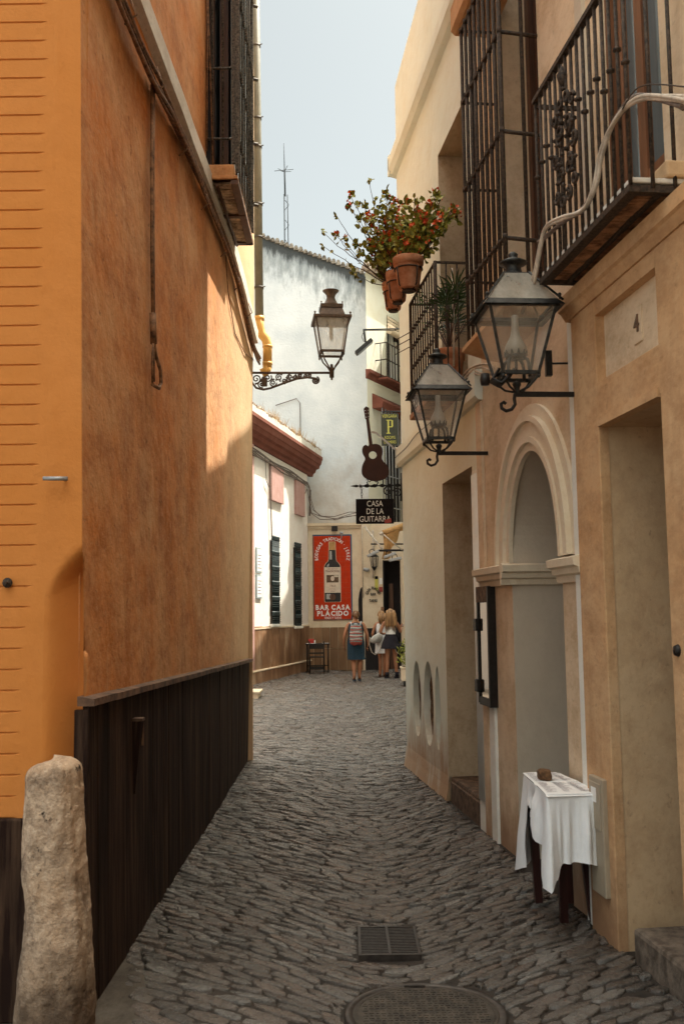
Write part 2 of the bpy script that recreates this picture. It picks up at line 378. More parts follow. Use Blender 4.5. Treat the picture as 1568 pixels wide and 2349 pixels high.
def mat_blank():
    m_, t, b, l = nodes('stained_whitewash'); v = t.nodes.new('ShaderNodeTexCoord').outputs['Object']
    sep = t.nodes.new('ShaderNodeSeparateXYZ'); l(v, sep.inputs[0])
    def mth(op, a, c):
        x = t.nodes.new('ShaderNodeMath'); x.operation = op
        for i, k in ((0, a), (1, c)):
            if isinstance(k, (int, float)): x.inputs[i].default_value = k
            else: l(k, x.inputs[i])
        return x.outputs[0]
    base = mixc(t, l, ramp(t, l, noise_node(t, l, v, .7, 6, .62), [(.36, 0.0), (.64, 1.0)]), (.62, .66, .68), (.82, .84, .84))
    # damp stains hanging down from the sloping coping
    top = mth('ADD', mth('ADD', sep.outputs['Z'], mth('MULTIPLY', sep.outputs['X'], .385)), -12.02)    # height above the coping line
    st = noise_node(t, l, v, 5, 7, .72, (1, 1, .28))
    w1 = mth('ADD', mth('MULTIPLY', top, .42), mth('MULTIPLY', st, 1.5))
    base = mixc(t, l, ramp(t, l, w1, [(.22, 0.0), (.45, .55), (.75, .95)]), base, (.20, .23, .24))
    w2 = mth('ADD', mth('MULTIPLY', top, 1.5), mth('MULTIPLY', noise_node(t, l, v, 8, 6, .7, (1, 1, .2)), 1.4))
    base = mixc(t, l, ramp(t, l, w2, [(.0, 0.0), (.30, .92)]), base, (.05, .055, .055))
    low = mth('ADD', mth('ADD', mth('MULTIPLY', sep.outputs['Z'], -.1), .9), mth('MULTIPLY', noise_node(t, l, v, 1.5, 6, .7), .6))
    base = mixc(t, l, ramp(t, l, low, [(.56, 0.0), (.82, .7)]), base, (.47, .38, .31))
    l(base, b.inputs['Base Color']); b.inputs['Roughness'].default_value = .95
    bump(t, l, b, noise_node(t, l, v, 14, 5, .6), .02, .6); return m_
M['blank'] = mat_blank()
def mat_marble(name, a, c, d):
    m_, t, b, l = nodes(name); v = t.nodes.new('ShaderNodeTexCoord').outputs['Object']
    g = t.nodes.new('ShaderNodeNewGeometry')
    n = noise_node(t, l, v, 2.6, 7, .7, (1, 1, .35))
    col = ramp(t, l, n, [(.3, a), (.5, c), (.66, d)])
    isl = ramp(t, l, g.outputs['Random Per Island'], [(0, .75), (1, 1.15)])
    l(mixc(t, l, 1.0, col, isl, 'MULTIPLY'), b.inputs['Base Color']); b.inputs['Roughness'].default_value = .45
    return m_
M['marble'] = mat_marble('brown_marble', (.11, .045, .020), (.28, .14, .07), (.52, .36, .24))
M['brownslab'] = mat_marble('tan_slab', (.16, .075, .030), (.25, .13, .06), (.33, .19, .10))

# ================================================================== THE SETTING
ground = MB(); ground.v = [Vector(p) for p in ((-150, -60, -.03), (150, -60, -.03), (150, 300, -.03), (-150, 300, -.03))]
ground.f = [(0, 1, 2, 3)]; ground.sm = [False]
ground.build('ground', M['concrete'], kind='structure')

def xr_wall(Y): return RO.x + .116*(RO.y-Y) if Y < RO.y else .66 + (Y-RO.y)*.11
def xl_edge(Y): return -1.07 if Y < 11.05 else (-2.6 if Y < 22.9 else -2.071+(Y-22.92)*.208)
def stone(mb, poly, h, top, ins=(.95, .82)):
    """one rounded sett on an eight-sided outline"""
    n = len(poly); cx = sum(p[0] for p in poly)/n; cy = sum(p[1] for p in poly)/n
    b = len(mb.v); tx = random.uniform(-.035, .035); ty = random.uniform(-.11, .09)
    for (k_, z) in ((1, -.03), (1, h*.45), (ins[0], h*.85), (ins[1], h)):
        for (x, y) in poly:
            xx = cx+(x-cx)*k_; yy = cy+(y-cy)*k_
            zz = z + (0 if z < 0 else tx*(x-cx)+ty*(y-cy)+top(xx, yy)); mb.v.append(Vector((xx, yy, zz)))
    for r_ in range(3):
        for k in range(n):
            mb.f.append((b+r_*n+k, b+r_*n+(k+1) % n, b+(r_+1)*n+(k+1) % n, b+(r_+1)*n+k)); mb.sm.append(True)
    mb.f.append(tuple(b+3*n+k for k in range(n))); mb.sm.append(True)
def blk(cx, cy, hx, hy):
    j = lambda s: random.uniform(-.12, .12)*s
    return [(cx+a*hx+j(hx), cy+b_*hy+j(hy)) for a, b_ in ((-1, -1), (-.3, -1), (.3, -1), (1, -1), (1, 1), (.3, 1), (-.3, 1), (-1, 1))]
def dip(x, y):      # the lane is dished towards a shallow centre gutter
    return -.030*math.exp(-((x-.18)/.45)**2) + .004*noise.noise(Vector((x*2.2, y*2.2, 0)))
GX, GY = .20, 5.06
def rowy(x, r):                      # the courses bow in a shallow V and wander
    amp = (.50+.38*smooth((r-2.6)/2.4))*(1-.68*smooth((r-6.6)/4.6))
    return r + amp*(math.sqrt((x-.22)**2+.02)-.14) + .016*noise.noise(Vector((x*4.2, r*2.6, 4))) + .009*noise.noise(Vector((x*11, r*7, 8))) + .03*noise.noise(Vector((x*1.1, r*.7, 2)))
cob = MB(); r = 1.1
while r < 28.6:
    dr = (random.uniform(.048, .078) if r < 13 else random.uniform(.060, .085)); far = r > 13
    x = (-2.7 if r > 9.6 else -1.2)+random.uniform(0, .12); g_ = .0034 if not far else .005
    while x < 3:
        w_ = random.uniform(.11, .25)*(1.15 if far else 1); x0, x1 = x+g_, x+w_-g_; x += w_; cx = (x0+x1)/2; cy = rowy(cx, r+dr/2); hx = w_/2
        le = xl_edge(cy)+((-.01+max(0, 5.0-cy)*.26+.02*noise.noise(Vector((cy*3, 0, 0)))) if cy < 11 else 0); ri = xr_wall(cy)-(.03 if cy < 10.5 else -.9)
        x0 = max(x0, le); x1 = min(x1, ri)
        if x1-x0 < .03 or cy > 28.1: continue
        cx = (x0+x1)/2; hx = (x1-x0)/2
        if abs(cy-GY) < .213+dr*.5+.04:
            if cx < GX: x1 = min(x1, GX-.154)
            else: x0 = max(x0, GX+.152)
        q_ = .338**2-(abs(cy-4.17)-dr*.4)**2 if abs(cy-4.17) > dr*.4 else .338**2
        if q_ > 0:
            if cx < .31: x1 = min(x1, .31-math.sqrt(q_))
            else: x0 = max(x0, .31+math.sqrt(q_))
        if x1-x0 < .022: continue
        e0 = random.uniform(.05, .42)*dr; e1 = random.uniform(.05, .42)*dr; sk = random.uniform(-.012, .012)
        P = [(x0+sk, r+e0), (x0+(x1-x0)*.3, r), (x0+(x1-x0)*.7, r), (x1+sk, r+e1), (x1-sk, r+dr-e0*.6), (x0+(x1-x0)*.68, r+dr), (x0+(x1-x0)*.32, r+dr), (x0-sk, r+dr-e1*.6)]
        jy = lambda: random.uniform(-.0025, .0025)
        stone(cob, [(px_, rowy(px_, ry)+(g_ if q < 4 else -g_)+jy()) for q, (px_, ry) in enumerate(P)], random.uniform(.008, .017), dip)
    r += dr
cob.build('cobbled_road', M['cobble'], kind='structure', recalc=False)
# mortar bed that lies under the setts
bed = MB()
bed.grid(lambda u, v: Vector((-.82+u*2.6, 2+v*9, .002+dip(-.82+u*2.6, 2+v*9))), 40, 110)
bed.grid(lambda u, v: Vector((-2.9+u*6, 11+v*18, .002+dip(-2.9+u*6, 11+v*18))), 40, 80)
M['mortar'] = flat('earth_mortar', (.028, .020, .015), .95, 0, .4, 12, .006)
bed.build('road_bed', M['mortar'], kind='structure')
# concrete margin on the left with a line of small edge setts, thin slabs on the right
M['margin'] = plaster('smeared_cement', (.060, .048, .038), (.105, .086, .068), (.028, .020, .015), .95, .8, .012, stz=2.6)
lm = MB(); lm.grid(lambda u, v: Vector((-1.12+u*(.115+max(0, 5.0-(2.3+v*8.75))*.26), 2.3+v*8.75, (.003+.009*smooth((5.1-(2.3+v*8.75))/.5))+.004*noise.noise(Vector((u, v*14, 3)))-.004*u*u)), 12, 90)
lm.build('left_pavement', M['margin'], kind='structure')
# ---- ironwork set in the ground
g = thing('drain_grate', (GX, GY, 0), 'rectangular iron drain grate in two barred panels in the middle of the cobbles', 'drain grate')
f = MB()
for a in (GX-.146, GX-.006, GX+.134): f.box(a, a+.012, GY-.205, GY+.205, -.03, .004)
f.box(GX-.146, GX+.146, GY-.213, GY-.203, -.03, .0035); f.box(GX-.146, GX+.146, GY+.203, GY+.213, -.03, .0035)
M['gratemetal'] = flat('worn_grate_metal', (.055, .045, .040), .45, .5, .4, 30, .001)
f.build('grate_frame', M['gratemetal'], g)
for k in (0, 1):
    b = MB(); x0 = GX-.134+k*.140
    for i in range(17):
        yy = GY-.19+i*.0233; b.box(x0, x0+.128, yy, yy+.0105, -.028, 0.0)
    b.build('grate_panel', M['gratemetal'], g)
pit = MB(); pit.box(GX-.145, GX+.145, GY-.21, GY+.21, -.029, -.026); pit.build('pit', M['doormat'], g)
g = thing('manhole_cover', (.31, 4.17, 0), 'round cast iron manhole cover with worn checker pattern', 'manhole cover')
b = MB(); b.lathe([(.325, -.03), (.325, .000), (.318, .002), (.298, .002), (.296, -.001)], (.31, 4.17, 0), 56); b.build('frame', M['gratemetal'], g)
b = MB(); b.lathe([(.292, -.02), (.292, .0), (.285, .001)], (.31, 4.17, 0), 56)
for i in range(-11, 12):
    for j in range(-11, 12):
        x, y = i*.024, j*.024
        if x*x+y*y < .262**2:
            s_ = .008 if (i+j) % 2 else .0045
            b.box(.31+x-s_*1.25, .31+x+s_*1.25, 4.17+y-s_*.6, 4.17+y+s_*.6, .0, .0035)
b.lathe([(.278, .0008), (.278, .003), (.272, .003), (.272, .0008)], (.31, 4.17, 0), 56)
M['manhole'] = flat('muddy_cast_iron', (.036, .027, .021), .8, .0, .5, 14, .003, c2=(.075, .058, .044))
b.build('lid', M['manhole'], g)
b = MB(); b.box(.24, .33, 4.437, 4.453, .001, .011); b.build('lifting_slot', M['gratemetal'], g)

# ================================================================== LEFT: ORANGE HOUSE
oh = thing('orange_house', (-1.07, 4.2, 0), 'tall orange plastered house on the left with dark brown dado and iron window cage', 'house')
X0 = lambda z: xl(4.2, z)
def niche(a, z):                        # bite taken out of the corner above the stone post
    a = max(0, min(1, a)); lim = 1.60+.27*a**.45
    return .115*smooth(a*1.05)*smooth((lim-z)/.05)*smooth((z-.4)/.2+.6)
fw = MB()
def ff(u, v):
    z = .70+9.6*(v**2.2); xc = X0(z); x = -1.255+(xc+1.255)*u
    bulge = .006*noise.noise(Vector((x*5, z*3, 1)))*smooth(u*8)
    return Vector((x, 4.2+niche(u, z)+bulge*(1-u), z))
fw.grid(ff, 14, 190)
zg = [.775]; row = 0
while zg[-1] < 4.9: zg.append(zg[-1]+.0865+random.uniform(-.001, .001))
base_ = len(fw.v); rows_ = []
for k, z in enumerate(zg):
    xe = -1.285+.02*noise.noise(Vector((k*1.7, 0, 0)))-.06*smooth((1.9-z)/.6)
    for dz, dep in ((-.005, 0), (-.001, .007), (.002, .007), (.005, 0)):
        wob = [.0015*noise.noise(Vector((q*3, k, 0))) for q in range(4)]
        rows_.append([Vector((-4.6, 4.2+dep, z+dz)), Vector((-2.6, 4.2+dep, z+dz+wob[0])), Vector((-1.6, 4.2+dep, z+dz+wob[1])), Vector((xe-.03, 4.2+dep, z+dz+wob[2])), Vector((xe, 4.2, z+dz+wob[2])), Vector((-1.255, 4.2, z+dz))])
rows_.append([Vector((x, 4.2, 10.3)) for x in (-4.6, -2.6, -1.6, -1.3, -1.28, -1.255)])
for r_ in rows_: fw.v += r_
for i in range(len(rows_)-1):
    for k in range(5): q = base_+i*6+k; fw.f.append((q, q+1, q+7, q+6)); fw.sm.append(False)
fw.build('front_wall', M['orange_front'], oh)
pl = MB(); pl.box(-4.6, -1.10, 4.185, 4.34, -.03, .775, bev=.01); pl.build('plinth', M['dado'], oh)
sw = MB()
def fs_(u, v):
    Y = 4.2+6.85*(u**1.4); z = 1.0+9.3*(v**1.8)
    yy = Y + (niche(1, z) if u == 0 else 0)
    ins = .007*noise.noise(Vector((Y*1.3, z*1.1, 2))) + .003*noise.noise(Vector((Y*5, z*4, 2)))
    return Vector((xl(Y, z)+ins*smooth(u*6), yy, z))
sw.grid(fs_, 70, 150)
sw.box(-4.6, -1.13, 4.3, 11.04, -.03, 10.3)
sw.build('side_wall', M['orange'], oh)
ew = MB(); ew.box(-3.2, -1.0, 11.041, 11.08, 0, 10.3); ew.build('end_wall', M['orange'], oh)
# dado of dark boards
db = MB(); Y = 4.20; k = 0
def dtop(Y): return 1.262-.0215*(Y-4.2)
while Y < 10.98:
    wd = random.uniform(.13, .19); Y1 = min(Y+wd, 11.0); o = .028+random.uniform(-.0025, .0025)-(.012 if Y > 8.9 else 0)
    ZB, ZT = -.03, dtop(Y)-.036+random.uniform(-.003, .003)
    db.add([(Y+.0006, .0, ZB), (Y+.0006, o, ZB), (Y1-.0006, o, ZB), (Y1-.0006, .0, ZB), (Y+.0006, .0, ZT), (Y+.0006, o, ZT), (Y1-.0006, o, ZT), (Y1-.0006, 0, ZT)],
           [(0, 3, 2, 1), (4, 5, 6, 7), (0, 1, 5, 4), (1, 2, 6, 5), (2, 3, 7, 6), (3, 0, 4, 7)], False, lambda a, b_, c: L(a, b_, c))
    Y = Y1
db.box(-1.12, -1.062, 4.196, 4.23, -.03, 1.21)
db.build('dado', M['dado'], oh)
dc = MB(L); n = 26
for i in range(n):
    a, b_ = 4.19+6.83*i/n, 4.19+6.83*(i+1)/n; wv = [.052+.006*noise.noise(Vector((q*2, 0, 7))) for q in (a, b_)]
    za, zb = dtop(a)+.004*noise.noise(Vector((a*4, 2, 0))), dtop(b_)+.004*noise.noise(Vector((b_*4, 2, 0)))
    dc.add([(a, -.02, za-.036), (a, wv[0], za-.036), (a, wv[0], za-.006), (a, -.02, za+.004), (b_, -.02, zb-.036), (b_, wv[1], zb-.036), (b_, wv[1], zb-.006), (b_, -.02, zb+.004)],
           [(0, 1, 5, 4), (1, 2, 6, 5), (2, 3, 7, 6)]+([(0, 1, 2, 3)] if i == 0 else [])+([(4, 5, 6, 7)] if i == n-1 else []))
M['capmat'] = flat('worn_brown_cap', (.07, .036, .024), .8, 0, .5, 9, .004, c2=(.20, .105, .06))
dc.build('dado_cap', M['capmat'], oh)
fin = MB(L)
fin.add([(5.04, .02, .72), (5.04, .035, .72), (5.06, .035, .72), (5.06, .02, .72), (5.02, .02, 1.085), (5.02, .075, 1.085), (5.075, .075, 1.085), (5.075, .02, 1.085)],
        [(0, 1, 2, 3), (4, 5, 6, 7), (0, 1, 5, 4), (1, 2, 6, 5), (2, 3, 7, 6), (3, 0, 4, 7)])
FIN = fin.build('wall_fin', M['dado'], oh, label='narrow brown wedge standing out of the dark dado')
fc = MB(L); fc.box(5.015, 5.08, .02, .078, 1.075, 1.09); fc.box(5.078, 5.082, .03, .072, .95, 1.075); fc.build('wedge_cap_highlight', M['capmat'], FIN)  # paler top and side strip: a highlight put on as colour
# pale string course
lc = MB(L)
def lz(Y): return 4.95 if Y < 8.6 else 4.95-.05*smooth((Y-8.6)/.8)-.27*smooth((Y-9.2)/2.0)
n = 60
for i in range(n):
    a, b_ = 4.2+6.84*i/n, 4.2+6.84*(i+1)/n; q = [.055+.008*noise.noise(Vector((t_*1.5, 0, 5))) for t_ in (a, b_)]
    lc.add([(a, -.03, lz(a)), (a, q[0], lz(a)+.015), (a, q[0], lz(a)+.16), (a, -.03, lz(a)+.20), (b_, -.03, lz(b_)), (b_, q[1], lz(b_)+.015), (b_, q[1], lz(b_)+.16), (b_, -.03, lz(b_)+.20)],
           [(0, 1, 5, 4), (1, 2, 6, 5), (2, 3, 7, 6)]+([(0, 1, 2, 3)] if i == 0 else [])+([(4, 5, 6, 7)] if i == n-1 else []))
lc.build('string_course', M['band'], oh)
# caged window (iron bay on a tiled plaster foot)
bx0, bx1, by0, by1, bz = -1.05, -.80, 7.68, 8.98, 5.03
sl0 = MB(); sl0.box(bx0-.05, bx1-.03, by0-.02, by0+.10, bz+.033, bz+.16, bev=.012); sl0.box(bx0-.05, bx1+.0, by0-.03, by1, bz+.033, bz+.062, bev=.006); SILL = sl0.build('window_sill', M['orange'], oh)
un = MB()
for i in range(13):
    yy = by0+.03+i*.096
    un.box(bx0+.02, bx1-.06, yy, yy+.085, bz+.004+random.uniform(0, .008), bz+.032)
M['tileunder'] = flat('peeling_clay_tile', (.24, .12, .07), .9, 0, .6, 12, .004, c2=(.90, .70, .48))
un.build('sill_tiles', M['tileunder'], SILL)
ub = MB(); ub.tube([(bx0+.08, by0, bz-.004), (bx0+.10, by1+.03, bz-.004)], .014, 6)
ub.box(bx1-.055, bx1+.005, by0-.02, by1+.01, bz-.008, bz+.028); ub.box(bx0, bx1, by0+.62, by0+.67, bz-.012, bz+.003)
ub.box(bx0, bx1, by1-.04, by1+.02, bz-.008, bz+.003); ub.build('sill_irons', M['wood'], SILL)
cage = MB(); ZT = 9.2; zb = bz+.17
for yy in [by0+.02+i*.216 for i in range(6)]: cage.tube([(bx1-.012, yy, bz+.05), (bx1-.012, yy, ZT)], .0105, 6)
for xx in (bx0+.04, bx0+.125): cage.tube([(xx, by0+.02, zb-.12), (xx, by0+.02, ZT)], .009, 6)
cage.box(bx1-.050, bx1-.022, by0-.012, by0+.012, zb, ZT)
cage.box(bx1-.02, bx1+.012, by0-.006, by0+.016, bz+.1, ZT); cage.box(bx1-.02, bx1+.012, by1-.02, by1+.0, bz+.1, ZT)
for zz in (5.42, 6.02, 6.66, 7.4):
    pts = [(bx0-.02, by0+.02, zz), (bx1-.02, by0+.02, zz)]; cage.tube(pts, .011, 6)
    n = 24
    for i in range(n):
        yy = by0+.02+(by1-by0+.02)*i/n; cage.tube([(bx1+.004, yy, zz), (bx1+.004, yy+.055, zz+.006)], [.014, .010], 6)
    cage.tube([(bx1-.02, by1+.02, zz), (bx1+.05, by1+.05, zz)], .016, 6)
M['flakyiron'] = flat('flaking_grey_iron', (.026, .018, .013), .7, .1, .6, 60, .002, c2=(.17, .14, .11))
cage.build('window_cage', M['flakyiron'], oh)
sh = MB()
for i in range(5):
    yy = by0+.06+i*.25; sh.box(bx1-.062+.008*(i % 2), bx1-.042+.008*(i % 2), yy, yy+.235, bz+.07, ZT)
M['bluegrey'] = flat('grey_blue_shutter', (.30, .38, .42), .55, .0, .35, 14, .001, st=(1, 1, .1), c2=(.55, .62, .65))
sh.build('outer_shutter', M['bluegrey'], oh)
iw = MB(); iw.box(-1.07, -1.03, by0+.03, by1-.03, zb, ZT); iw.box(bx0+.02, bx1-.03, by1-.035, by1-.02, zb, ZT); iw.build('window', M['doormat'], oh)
wf = MB(); wf.box(-1.04, -1.0, by0+.06, by0+.13, zb, ZT); wf.box(-.97, -.90, by0+.20, by0+.24, zb, ZT); wf.build('window_frame', M['wood'], oh)
wv = MB(); wv.tube([(bx0-.0, by0-.03, 9), (bx0-.01, by0-.03, 7.0), (bx0+.01, by0-.03, 6.3), (bx0-.0, by0-.02, 5.3)], .008, 6)
wv.tube([(bx0+.05, by0-.03, 9), (bx0+.0, by0-.03, 7.0), (bx0+.02, by0-.03, 6.3), (bx0+.05, by0+.0, 5.2)], .007, 6)
wv.build('cable', M['cable'], kind=None, label='thin brown wires dropping beside the near edge of the iron window cage', cat='cable')

# nails and pegs in the front wall
p = MB(); a = atY(105, 1100, 4.19); b_ = atY(160, 1100, 4.19)
p.tube([tuple(a-Vector((0, .035, 0))), tuple(b_-Vector((0, .030, 0)))], .009, 8); p.tube([tuple(b_-Vector((.02, .03, 0))), tuple(b_-Vector((.02, -.02, 0)))], .006, 6)
p.build('metal_peg', M['greymetal'], label='short bright horizontal rod fixed near the corner of the orange wall', cat='peg')
p = MB(); a = atY(18, 1337, 4.19); p.lathe([(.022, -.004), (.020, .004)], tuple(a), 10, axis='y'); p.tube([tuple(a+Vector((0, -.03, 0))), tuple(a)], .006, 6)
p.build('wall_plug', M['iron'], label='small rusty plug in the orange front wall between grooves', cat='wall plug')

# stone post
sp = MB()
def fp(u, v):
    z = 1.075*v
    cx = -1.105 - .014*smooth(v)+.008*math.sin(v*5) ; rr = (.152, .148, .136, .119, .112, .113, .108)
    q = v*6; i = min(5, int(q)); rad = rr[i]+(rr[i+1]-rr[i])*(q-i)
    if v > .93: rad = rad*(max(0, 1-((v-.93)/.07)**2.6))**.5+.001
    a = 2*PI*u; d = .018*noise.noise(Vector((math.cos(a)*1.6, math.sin(a)*1.6, z*3.4)))+.008*noise.noise(Vector((math.cos(a)*5, math.sin(a)*5, z*9)))+.004*noise.noise(Vector((math.cos(a)*14, math.sin(a)*14, z*30)))
    rad = rad+d*min(1, rad/.06)
    return Vector((cx+rad*math.cos(a), 3.93+rad*math.sin(a)*.8, z-.02+(.012*math.cos(a) if v > .8 else 0)))
sp.grid(fp, 56, 110, True, True)
sp.build('stone_post', M['postrock'], label='weathered rounded stone guard post leaning on the orange house corner', cat='stone post', org=Vector((-1.11, 3.93, 0)))

# cable bundle
cb = MB(L)
for k in range(9):
    ph = random.uniform(0, 9); oz = random.uniform(-.045, .04); oo = .03+random.uniform(0, .035); rr = random.choice((.007, .009, .012, .015))
    pts = []; Y = 4.0
    while Y < 11.25:
        cz = 4.70+(.10 if Y < 6 else 0)*0 - .06*smooth((Y-4)/3) + .20*smooth((Y-5)/2)*(1-smooth((Y-8.4)/2.6)) - .14*smooth((Y-9)/2)
        pts.append((Y, oo+.008*math.sin(Y*2+ph), cz+oz+.014*math.sin(Y*3.1+ph)+.008*math.sin(Y*7+2*ph))); Y += .12
    cb.tube(pts, rr, 6)
for Y in (4.9, 5.6, 6.4, 7.3, 8.3, 9.2, 10.1):
    cb.tube([(Y, .03, 4.66), (Y+.01, .09, 4.72), (Y, .05, 4.83)], .006, 5)
cb.tube([(8.6, .03, 4.78), (8.9, .012, 4.55), (9.4, .010, 4.30), (10.2, .010, 4.32), (10.9, .02, 4.42)], .005, 5)
cb.build('cable_bundle', M['cable'], label='thick bundle of brown cables running under the pale ledge of the orange house', cat='cable bundle')
hc = MB(L)
for k, o in enumerate((-.016, .014)):
    hc.tube([(5.58+o, .03, 4.70), (5.58+o, .025, 4.2), (5.58+o*.8, .025, 3.7), (5.57+o*.5, .03, 3.25)], .010+.002*k, 7)
hc.tube([(5.56, .03, 3.32), (5.56, .035, 3.14)], .019, 8)
hc.tube([(5.56, .035, 3.16), (5.60, .04, 3.08), (5.70, .045, 3.02), (5.72, .045, 2.95), (5.66, .045, 2.905), (5.55, .03, 2.90)], .011, 7)
hc.tube([(5.55, .035, 3.16), (5.54, .03, 3.02), (5.55, .03, 2.91)], .007, 6); hc.tube([(5.56, .035, 3.12), (5.60, .03, 3.0), (5.60, .03, 2.93)], .006, 6)
hc.build('hanging_cable', M['cable'], label='brown cable hanging down the orange side wall and ending in a loop', cat='cable')

# drainpipe at the far corner
g = thing('drainpipe', (-.93, 11.2, 4.3), 'round drainpipe, grey-beige above and ochre below, at the far corner of the orange house', 'drainpipe')
b = MB()
b.tube([(-.985, 11.2, 12), (-.94, 11.2, 7), (-.925, 11.2, 4.98)], .05, 14); b.build('upper_pipe', M['pipegrey'], g)
b = MB(); b.tube([(-.925, 11.2, 5.0), (-.923, 11.2, 4.88), (-.90, 11.2, 4.80), (-.85, 11.2, 4.74), (-.832, 11.2, 4.66), (-.835, 11.2, 4.40)], .053, 14)
b.tube([(-.835, 11.2, 4.42), (-.845, 11.2, 4.37), (-.90, 11.2, 4.34)], .053, 14)
for p_, q_ in (((-.925, 11.2, 5.01), (-.925, 11.2, 4.96)), ((-.832, 11.2, 4.67), (-.833, 11.2, 4.64)), ((-.834, 11.2, 4.47), (-.834, 11.2, 4.44))): b.tube([p_, q_], .058, 14)
b.build('lower_pipe', M['pipeyellow'], g)
for zz, xx in ((8.3, -.952), (7.4, -.944), (7.05, -.941), (6.35, -.935), (5.95, -.932), (5.35, -.928)):
    c = MB(); c.tube([(xx, 11.2, zz-.012), (xx, 11.2, zz+.012)], .057, 14); c.tube([(xx+.05, 11.17, zz), (xx+.075, 11.15, zz)], .007, 6); c.build('clamp', M['clampmetal'], g)
# iron post and doorstep past the corner
b = MB(); b.tube([(-1.93, 20.4, 0), (-1.93, 20.4, 2.6)], .035, 8); b.tube([(-1.93, 20.4, 2.55), (-1.93, 20.4, 2.75)], [.06, .05], 8)
for zz in (.35, .9, 1.45, 1.95): b.tube([(-1.93, 20.4, zz), (-1.93, 20.4, zz+.09)], .052, 8)
b.tube([(-1.93, 20.4, 2.6), (-1.93, 20.4, 5.2)], .045, 8)
b.build('standpipe', M['iron'], label='dark iron standpipe behind the far end of the orange house', cat='pipe', org=Vector((-1.93, 20.4, 0)))
b = MB(); b.box(-2.3, -1.62, 19.0, 19.6, 0, .10); b.box(-2.32, -1.58, 18.97, 19.62, .10, .145, bev=.01)
b.build('doorstep', M['beige'], label='pale stone doorstep just past the far end of the orange house', cat='doorstep', org=Vector((-1.9, 19.3, 0)))

# ================================================================== RIGHT: CREAM HOUSE AND ARCH HOUSE
ch = thing('cream_house', tuple(R(0, 0, 0)), 'cream house on the right with three oval hollows, deep doorway and a small balcony', 'house')
def arch_pts(u0, u1, z0, zs, zt, n=26):
    c = (u0+u1)/2; a = (u1-u0)/2
    return [(u0, z0), (u1, z0), (u1, zs)]+[(c+a*math.cos(PI*i/n), zs+(zt-zs)*math.sin(PI*i/n)) for i in range(1, n)]+[(u0, zs)]
wall = MB(R)
ov = [ellipse(.62, .745, .205, .37), ellipse(1.19, .745, .225, .39), ellipse(1.60, .74, .11, .37)]
top_poly = [(0, -.1), (3.42, -.1), (3.42, 7.62), (1.4, 7.60), (0, 7.46)]
door = rect(1.99, 3.06, -.06, 2.71); win1 = rect(2.11, 3.02, 3.42, 5.65)
wall.panel(top_poly, [], .0)
wall.v.clear(); wall.f.clear(); wall.sm.clear()
wall.panel([(0, -.1), (3.42, -.1), (3.42, 7.62), (1.4, 7.60), (0, 7.46)], [door, win1]+ov, .001)
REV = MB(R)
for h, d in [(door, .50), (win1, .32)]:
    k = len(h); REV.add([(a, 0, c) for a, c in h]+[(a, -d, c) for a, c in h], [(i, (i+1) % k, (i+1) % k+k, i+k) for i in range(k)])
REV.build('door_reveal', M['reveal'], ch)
for h in ov:
    k = len(h); wall.add([(a, 0, c) for a, c in h]+[(a, -.075, c) for a, c in h], [(i, (i+1) % k, (i+1) % k+k, i+k) for i in range(k)])
# far end of the house turning the corner, and the flared foot
wall.add([(0, 0, -.1), (-.02, -1.6, -.1), (-.02, -1.6, 7.4), (0, 0, 7.46)], [(0, 1, 2, 3)])
wall.build('wall', M['cream'], ch)
ft = MB(R)
prof = [(.002, .20), (.010, .12), (.022, .05), (.030, 0), (.035, -.05)]
for i in range(len(prof)-1):
    for (a0, a1) in ((-.03, 1.99),):
        (o0, z0), (o1, z1) = prof[i], prof[i+1]
        ft.add([(a0, o0-.002, z0), (a1, o0-.002, z0), (a1, o1, z1), (a0, o1, z1)], [(0, 1, 2, 3)], True)
ft.add([(1.99, -.3, .20), (1.99, .002, .20), (1.99, .010, .12), (1.99, .022, .05), (1.99, .035, -.05), (1.99, -.3, -.05)], [(0, 1, 2, 3, 4, 5)])
ft.build('wall_foot', M['cream'], ch)
M['rubble'] = flat('rough_brown_rubble', (.13, .07, .033), .95, 0, .6, 22, .02, c2=(.28, .17, .09))
rb = MB(R)
for h in ov:
    cu = sum(a for a, c in h)/len(h); cz = sum(c for a, c in h)/len(h)
    def fr_(u, v, cu=cu, cz=cz, h=h):
        a = 2*PI*u; k = v; q = h[0][0]-cu; hh = max(c for _, c in h)-cz
        return R(cu+q*1.03*k*math.cos(a), -.062+.02*noise.noise(Vector((cu+q*k*math.cos(a), 0, cz+hh*k*math.sin(a)))*14), cz+hh*1.02*k*math.sin(a))
    rb.grid(fr_, 28, 8, True, True)
rb.build('oval_niche', M['rubble'], ch)
gap = MB(R); gap.box(2.0, 3.05, -.52, -.50, -.05, 2.7); gap.build('door', M['darkwood'], ch)
st = MB(R); st.box(2.0, 3.10, -.48, -.02, -.05, .205, bev=.02); st.box(2.06, 3.1, -.02, .0, -.05, .17)
M['stepstone'] = flat('dirty_brown_step', (.10, .055, .03), .9, 0, .6, 16, .008, c2=(.20, .12, .075))
st.build('doorstep', M['stepstone'], ch)
bd = MB(R)
def moulding(mb, prof, u0, u1, T=None, n=1):
    """profile of (out, z) swept along the wall; closed against the wall"""
    k = len(prof)
    vs = [(u0, o, z) for o, z in prof]+[(u1, o, z) for o, z in prof]
    mb.add(vs, [(i, (i+1) % k, (i+1) % k+k, i+k) for i in range(k)]+[tuple(range(k)), tuple(range(k, 2*k))[::-1]], False, T)
moulding(bd, [(-.02, 3.15), (.035, 3.15), (.06, 3.18), (.06, 3.35), (.03, 3.37), (-.02, 3.38)], -.06, 3.44)
bd.box(-.06, 0.0, -.6, .06, 3.15, 3.37)
